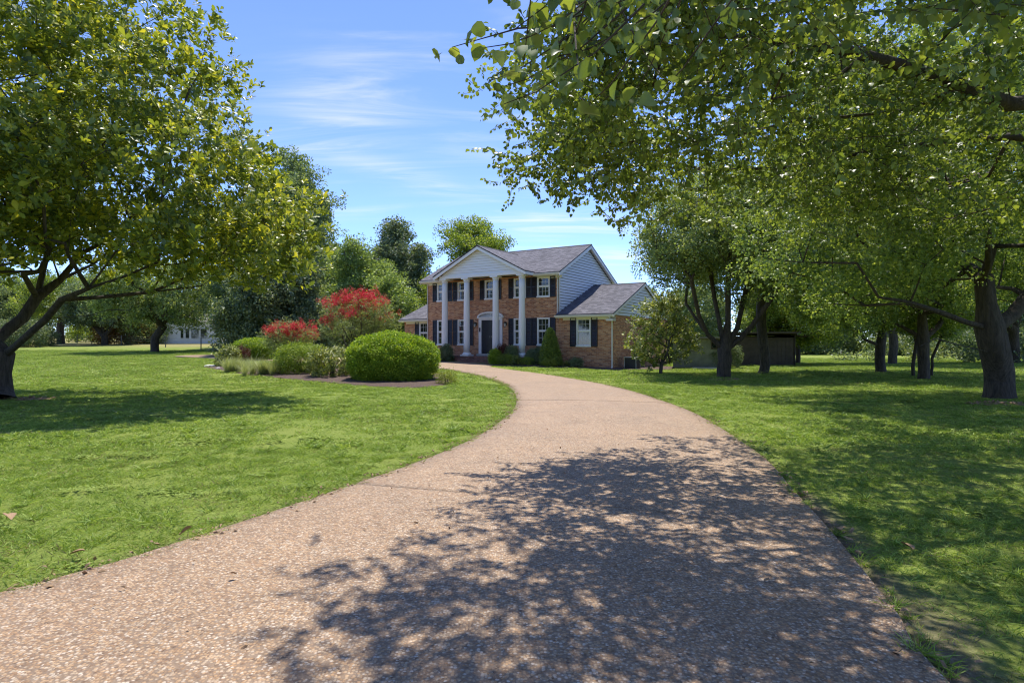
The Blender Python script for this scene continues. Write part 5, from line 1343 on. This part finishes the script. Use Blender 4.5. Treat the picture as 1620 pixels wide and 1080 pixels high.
b = push(G(566, 590), 4.5); D = b[1]; s_ = D / F_PX; X = b[0]
zz = lambda py: 1.6 + (540 - py) * s_
crape('crape_myrtle', 'tall shrub crowned with bright red flowers behind the boxwood', b, [(X, D, zz(505), 58 * s_, 1.5, 30 * s_), (X - .3, D, zz(525), 50 * s_, 1.4, 26 * s_), (X + .9, D, zz(500), 34 * s_, 1.2, 22 * s_)], 701, 200, 270,
      [(X - .35, D - .2, zz(482), 40 * s_, 1.0, 20 * s_), (X + .35, D - .1, zz(474), 34 * s_, 0.9, 12 * s_), (X - 1.0, D - .3, zz(500), 18 * s_, 0.7, 10 * s_), (X + 1.3, D - .3, zz(495), 18 * s_, 0.7, 9 * s_), (X - 1.2, D - .7, zz(512), 16 * s_, 0.6, 9 * s_), (X + .2, D - 1.0, zz(496), 26 * s_, 0.5, 10 * s_)])
b = push(G(455, 580), 3.4); D = b[1]; s_ = D / F_PX; X = b[0]
crape('crape_myrtle', 'shorter shrub with pinkish red flowers left of the tall one', b, [(X, D, zz(532), 40 * s_, 1.1, 18 * s_), (X, D, zz(545), 34 * s_, 1.0, 16 * s_)], 703, 120, 190, [(X - .4, D - .2, zz(521), 26 * s_, 0.8, 9 * s_), (X + .7, D - .2, zz(524), 26 * s_, 0.8, 10 * s_), (X + .1, D, zz(516), 20 * s_, 0.6, 7 * s_)])

# large loose magnolia shrub at the corner of the wing
b = G(1046, 591); D = b[1]; s_ = D / F_PX; X = b[0]
sm = tree('magnolia_shrub', 'tall loose magnolia shrub at the right corner of the house', b, [(X - .2, D, 1.5, 1.55, 1.3, 1.1), (X, D, 2.6, 1.4, 1.3, 1.1), (X - .1, D, 3.4, 0.9, 0.9, 0.75), (X + .9, D, 1.6, 1.1, 1.0, 0.9)], 'olive', 0.09, 0.5, 801, 170, 7, 0.20, 0.95, 'bark_grey', cat='shrub', flare=1.1, shell=0.75)
leafed(sm, 'olive')

# foundation planting
def found(name, label, px, py, w_px, top, key, n, seed, scale=1.0, front=0.0, **k):
    b = G(px, py); b[1] += front; b[2] = gz(b[0], b[1]); s = b[1] / F_PX
    return dome(name, label, b, w_px / 2 * s, w_px / 2 * s * 0.9, max(0.2, 1.6 + (540 - top) * s - b[2]), key, n, seed, scale, **k)
def on_house(a, p):
    q2 = hpt(a, p); return np.array((q2[0], q2[1], float(gz(*q2))))
def fdome(name, label, a, p, rx, h, key, n, seed, scale=1.0, **k):
    return dome(name, label, on_house(a, p) + (0, 0, 0.03), rx, rx * 0.9, h, key, n, seed, scale, **k)
fdome('arborvitae_shrub', 'conical evergreen in front of the brick beside the wing window', 0.05, 1.0, 0.62, 1.15, 'conifer', 600, 821, 0.9, power=2.2, stems=3)
cone = bpy.data.objects['arborvitae_shrub']
def reshape_cone(root, h, rb):
    r = np.random.default_rng(9); n = 1500
    for o in list(root.children):
        if o.name.startswith('foliage'): bpy.data.objects.remove(o)
    t = r.uniform(0, 1, n) ** 1.25; a = r.uniform(0, 6.283, n); rad = rb * (1 - t) ** 0.62 * (1 - 0.25 * r.uniform(0, 1, n)) * (1 + 0.08 * np.sin(a * 5 + t * 9)) * np.clip(0.75 + t * 4, 0, 1)
    pos = np.stack([np.cos(a) * rad, np.sin(a) * rad, 0.06 + t * (h - 0.1)], 1)
    d = np.stack([np.cos(a), np.sin(a), np.full(n, 1.3)], 1) + r.normal(size=(n, 3)) * 0.25
    scatter('foliage', 'conifer', pos, euler_from_dir(d, r.uniform(0, 6.283, n)), r.uniform(0.7, 1.2, n) * 0.95, root, None, 3)
reshape_cone(cone, 2.15, 0.66)
FS = [('globe_shrub', 'tiered clipped globe shrub by the third column', 3.1, 2.15, 0.34, 0.82, 'boxwood', 420, 1.0), ('red_shrub', 'dark red leaved shrub behind the globe shrub', 2.75, 1.75, 0.5, 1.15, 'redleaf', 330, 1.1),
      ('dark_shrub', 'dark green shrub between the red leaved shrub and fourth column', 2.2, 1.75, 0.42, 1.1, 'darkshrub', 260, 1.0), ('leafy_shrub', 'low light green shrub in front of the red leaved shrub', 2.25, 2.3, 0.5, 0.62, 'maple_tip', 260, 1.0),
      ('leafy_shrub', 'low variegated shrub in front of the fourth column', 1.75, 2.15, 0.36, 0.5, 'olive', 90, 0.6), ('dark_shrub', 'rounded dark shrub under the right front window', 1.05, 1.1, 0.52, 1.0, 'darkshrub', 360, 1.0),
      ('leafy_shrub', 'low yellow green shrub in front of the rounded dark shrub', 1.15, 1.8, 0.46, 0.5, 'spirea', 200, 0.7), ('lime_shrub', 'low lime shrub at the foot of the conical evergreen', -0.25, 1.65, 0.42, 0.5, 'lime', 260, 0.8),
      ('leafy_shrub', 'small green shrub under the wing window', -1.55, 0.85, 0.42, 0.55, 'darkshrub', 170, 0.8), ('leafy_shrub', 'sparse low plant near the wing downspout', -0.85, 0.95, 0.3, 0.35, 'maple_tip', 80, 0.7),
      ('dark_shrub', 'dark shrub on the porch edge between the first two columns', 7.0, 1.85, 0.42, 1.05, 'darkshrub', 280, 1.0), ('dark_shrub', 'low dark plant at the foot of the first column', 7.95, 1.75, 0.5, 0.42, 'darkshrub', 170, 0.9)]
coll('maple_tip', [cluster_mesh('green_tip%d' % k, L['bright'], ball_placer(0.12, 0.06), 16, 'leaf', 240 + k) for k in range(4)])
for i, (nm, lb, a, p, rx, h, key, n, sc) in enumerate(FS): fdome(nm, lb, a, p, rx, h, key, n, 830 + i, sc, lump=0.14, shell=0.35, tilt=0.6, stems=4)

# left background shrubs
b = G(25, 549); dome('background_shrub', 'dark rounded shrub beyond the magnolia trunk', b, 3.2, 2.2, 3.0, 'darkgreen', 260, 851, 0.8, lump=0.15, shell=0.4)
b = G(60, 547); dome('background_shrub', 'spreading dark shrub right of the rounded shrub', b, 2.0, 1.8, 2.2, 'darkgreen', 160, 853, 0.7, lump=0.15, shell=0.4)
b = G(200, 544); dome('background_shrub', 'rusty orange tinged shrub beside the white outbuilding', b, 4.4, 2.6, 3.6, 'rust', 330, 855, 1.3, lump=0.2, shell=0.5)
b = G(228, 544) ; dome('background_shrub', 'green shrub touching the white outbuilding wall', b, 3.0, 2.2, 3.2, 'oak', 260, 857, 1.3, lump=0.2, shell=0.5)
b = G(146, 541); dome('background_shrub', 'yellowish shrub in the field beyond the fence', b, 3.0, 2.6, 2.6, 'bright', 200, 859, 1.3, lump=0.2, shell=0.5)
b = G(1168, 586); dome('background_shrub', 'dark round shrub between the two sheds', b + (0, 3, 0), 1.25, 1.1, 1.7, 'darkshrub', 700, 861, 1.2, lump=0.1)

# ------------------------------------------------------------------ outbuildings, fence, small things
def plank_wall(name, parent, x0, x1, y, z0, z1, mat, step=0.2, facing=-1):
    p = MB().box(x0, x1, y, y + 0.04, z0, z1).build(name, mat, parent)
    n = int((x1 - x0) / step); r = np.random.default_rng(int(abs(x0 * 100)) + n)
    for k in range(n):
        a = x0 + (x1 - x0) * k / n; bb = x0 + (x1 - x0) * (k + 1) / n
        MB().box(a + 0.006, bb - 0.006, y - 0.018 - r.uniform(0, 0.006), y - 0.001, z0 + r.uniform(0, 0.03), z1).build('plank', mat, p)
    return p
b = G(1112, 583); ang = math.atan2(-0.3, 0.95)
sh = empty('garden_shed', b, ang); tag(sh, 'weathered green board shed with small window right of the house', 'shed')
plank_wall('front_wall', sh, -1.7, 1.25, 0, -0.1, 1.75, M['shed'])
MB().box(-1.7, -1.66, 0.05, 2.2, -0.1, 1.64).box(1.21, 1.25, 0.05, 2.2, -0.1, 1.64).box(-1.7, 1.25, 2.2, 2.24, -0.1, 1.64).build('side_wall', M['shed'], sh)
MB().prism([(-1.9, -0.3, 1.78), (1.45, -0.3, 1.78), (1.45, 2.4, 1.66), (-1.9, 2.4, 1.66)], (0, 0, 0.09)).build('roof', M['rust'], sh)
w_ = empty('window', (0.75, -0.03, 0), 0, sh)
MB().box(-0.3, 0.3, -0.035, 0.0, 1.15, 1.22).box(-0.3, 0.3, -0.035, 0, 1.62, 1.69).box(-0.3, -0.24, -0.035, 0, 1.22, 1.62).box(0.24, 0.3, -0.035, 0, 1.22, 1.62).box(-0.02, 0.02, -0.03, 0, 1.22, 1.62).build('frame', M['barn'], w_)
MB().box(-0.24, 0.24, -0.02, -0.012, 1.22, 1.62).build('pane', M['glass'], w_)
b2 = b + (0.1, -0.7, 0)
tag(MB().box(-0.9, 0.8, -0.25, 0.3, -0.05, 0.10).build('concrete_slab', M['concrete'], None, False, 0.02), 'pale concrete slab on the grass before the green shed', 'slab'); bpy.data.objects['concrete_slab'].location = b2; bpy.data.objects['concrete_slab'].rotation_euler.z = ang
b = push(G(1190, 584), 5.0)
bn = empty('barn', b, ang); tag(bn, 'low dark brown barn with white post between its doors', 'barn')
plank_wall('back_wall', bn, -1.6, 2.6, 3.0, -0.1, 1.98, M['barn'], 0.22)
plank_wall('front_wall', bn, -1.5, 0.6, 0, -0.1, 1.9, M['barn'], 0.22)
plank_wall('door', bn, 0.8, 2.5, 0.05, -0.1, 1.85, M['barn'], 0.24)
MB().box(-1.6, -1.55, 0, 3, -0.1, 1.98).box(2.55, 2.6, 0, 3, -0.1, 1.98).build('side_wall', M['barn'], bn)
MB().box(0.66, 0.76, -0.06, 0.04, -0.1, 2.1).build('post', M['white'], bn)
MB().box(-1.65, -1.53, -0.06, 0.04, -0.1, 2.1).build('post', M['barn'], bn)
MB().prism([(-1.9, -0.4, 2.12), (2.9, -0.4, 2.12), (2.9, 3.3, 2.0), (-1.9, 3.3, 2.0)], (0, 0, 0.10)).build('roof', M['barn'], bn)

# white outbuilding far left
d_ = 78.0; b = at(300, 545.5, d_); b[2] = gz(b[0], b[1])
ob = empty('outbuilding', b, math.radians(6)); tag(ob, 'long low white outbuilding with dark windows beyond the left lawn', 'outbuilding')
s_ = d_ / F_PX; hh = 2.9
n = 11; x0, x1 = -58 * s_, 46 * s_
p = MB().box(x0, x1, 0, 5, -0.2, hh).build('wall', M['outb'], ob)
for k in range(n):
    a = x0 + (x1 - x0) * k / n; MB().box(a + 0.01, x0 + (x1 - x0) * (k + 1) / n - 0.01, -0.03, -0.001, -0.2, hh - 0.02).build('panel', M['outb'], p)
for (xa, xb) in ((-14 * s_, -8 * s_), (-6.5 * s_, 0.5 * s_), (2 * s_, 15 * s_), (16 * s_, 27 * s_)):
    w_ = empty('window', ((xa + xb) / 2, -0.03, 0), 0, ob); q_ = (xb - xa) / 2
    MB().box(-q_, q_, -0.05, 0, 0.65, 0.72).box(-q_, q_, -0.05, 0, 1.95, 2.02).box(-q_, -q_ + .07, -0.05, 0, .72, 1.95).box(q_ - .07, q_, -0.05, 0, .72, 1.95).build('frame', M['outb'], w_)
    MB().box(-q_ + .07, q_ - .07, -0.02, -0.008, .72, 1.95).build('pane', M['glass'], w_)
MB().prism([(x0 - .4, -0.6, hh - 0.05), (x0 - .4, 5.6, hh - 0.05), (x0 - .4, 2.5, hh + 1.1)], (x1 - x0 + .8, 0, 0)).build('roof', M['rust'], ob)
# wire fence
fp = [G(20, 545), G(122, 543), G(192, 546), G(262, 549), G(318, 553)]
fr = empty('wire_fence', fp[-1]); tag(fr, 'thin wire fence with slim posts crossing the far left lawn', 'fence')
for p in fp:
    q_ = p - fp[-1]; MB().lathe([(0.05, q_[2] - 0.1), (0.05, q_[2] + 1.15), (0.03, q_[2] + 1.2)], (q_[0], q_[1]), 8).build('post', M['post'], fr)
for h in (0.3, 0.6, 0.85, 1.08):
    for i in range(len(fp) - 1):
        a, c = fp[i] - fp[-1] + (0, 0, h), fp[i + 1] - fp[-1] + (0, 0, h); m = (a + c) / 2 - (0, 0, 0.04)
        MB().tube([a, m, c], 0.006, 4).build('wire', M['grey_metal'], fr)

# stone at the corner of the island bed
def rock(name, label, p, s, mat, seed, cat):
    bm = bmesh.new(); bmesh.ops.create_icosphere(bm, subdivisions=2, radius=1)
    for v in bm.verts: v.co *= 1 + 0.16 * float(snoise(np.array(v.co)[None] * 2, seed, 0.8)[0])
    bmesh.ops.scale(bm, vec=s, verts=bm.verts[:]); me = bpy.data.meshes.new(name); bm.to_mesh(me); bm.free()
    o = link(name, me, mat); o.location = np.asarray(p) + (0, 0, s[2] * 0.35); tag(o, label, cat); return o
rock('garden_stone', 'pale flat stone at the left tip of the island bed', G(332, 580), (0.32, 0.2, 0.09), M['stone'], 3, 'stone')
rock('garden_stone', 'small pale stone beside the flat one at bed edge', G(345, 583), (0.13, 0.1, 0.06), M['stone'], 8, 'stone')

# bark chips heaped at the magnolia's foot
def chips(center, R, n, seed, label):
    r = np.random.default_rng(seed); mb_ = MB()
    for k in range(n):
        a, q_ = r.uniform(0, 6.283), R * math.sqrt(r.uniform()); x, y = math.cos(a) * q_ * 1.5, math.sin(a) * q_
        m = Matrix.Translation((x, y, 0.015 + 0.05 * max(0, 1 - q_ / R) * r.uniform())) @ Euler((r.normal() * .4, r.normal() * .4, r.uniform(0, 6.28))).to_matrix().to_4x4()
        l, w, h = r.uniform(.03, .11), r.uniform(.015, .04), 0.008
        v = [m @ Vector(c) for c in ((-l, -w, -h), (l, -w * .6, -h), (l, w, -h), (-l, w * .7, -h), (-l, -w, h), (l, -w * .6, h), (l, w, h), (-l, w * .7, h))]
        mb_.add(v, [(0, 3, 2, 1), (4, 5, 6, 7), (0, 1, 5, 4), (1, 2, 6, 5), (2, 3, 7, 6), (3, 0, 4, 7)])
    o = mb_.build('bark_chips', M['dead'], None); o.location = center; tag(o, label, 'bark chips', kind='stuff')
chips(G(42, 632), 0.42, 150, 5, 'brown bark chips heaped at the foot of the magnolia')
chips(G(1590, 640), 0.6, 130, 6, 'pale wood chips and roots litter round the big old trunk')
chips(G(1150, 601), 0.5, 80, 7, 'dry litter round the foot of the many stemmed tree')

# fallen leaves
def fallen(px, py, size, label, seed, mat='dead', name='fallen_leaf'):
    sv, sf = leaf_shape('mag'); r = np.random.default_rng(seed); V = sv * np.array((1.3, 1, 2.5)); V[:, 2] += 0.25 * V[:, 1] ** 2
    b_ = len(V); V2 = np.concatenate([V, V + np.array((0, 0, -0.02))]); me = pydata(name, V2, sf + [tuple(i + b_ for i in f[::-1]) for f in sf])
    o = link(name, me, M[mat], None, True); p = G(px, py); o.location = p + (0, 0, 0.055); o.scale = (size,) * 3; o.rotation_euler = (r.normal() * .25, r.normal() * .25, r.uniform(0, 6.28))
    tag(o, label, 'leaf', 'dead leaves lying on the lawn and driveway'); return o
fallen(18, 832, 0.15, 'curled tan dead leaf on the lawn at the left edge', 1)
fallen(108, 888, 0.10, 'small brown dead leaf on the lawn near lower left', 2)
fallen(284, 856, 0.10, 'dead leaf lying where lawn meets driveway on the left', 3)
fallen(1332, 850, 0.12, 'dark dead leaf on the bare soil at the right driveway edge', 4)
fallen(1425, 868, 0.13, 'brown dead leaf in the grass right of the driveway', 5)
o = fallen(376, 928, 0.05, 'tiny dark twig leaf lying on the lit driveway', 6); o.location.z += 0.03
o = fallen(862, 862, 0.06, 'dark fallen leaf on the shaded driveway near the joint', 7); o.location.z += 0.05
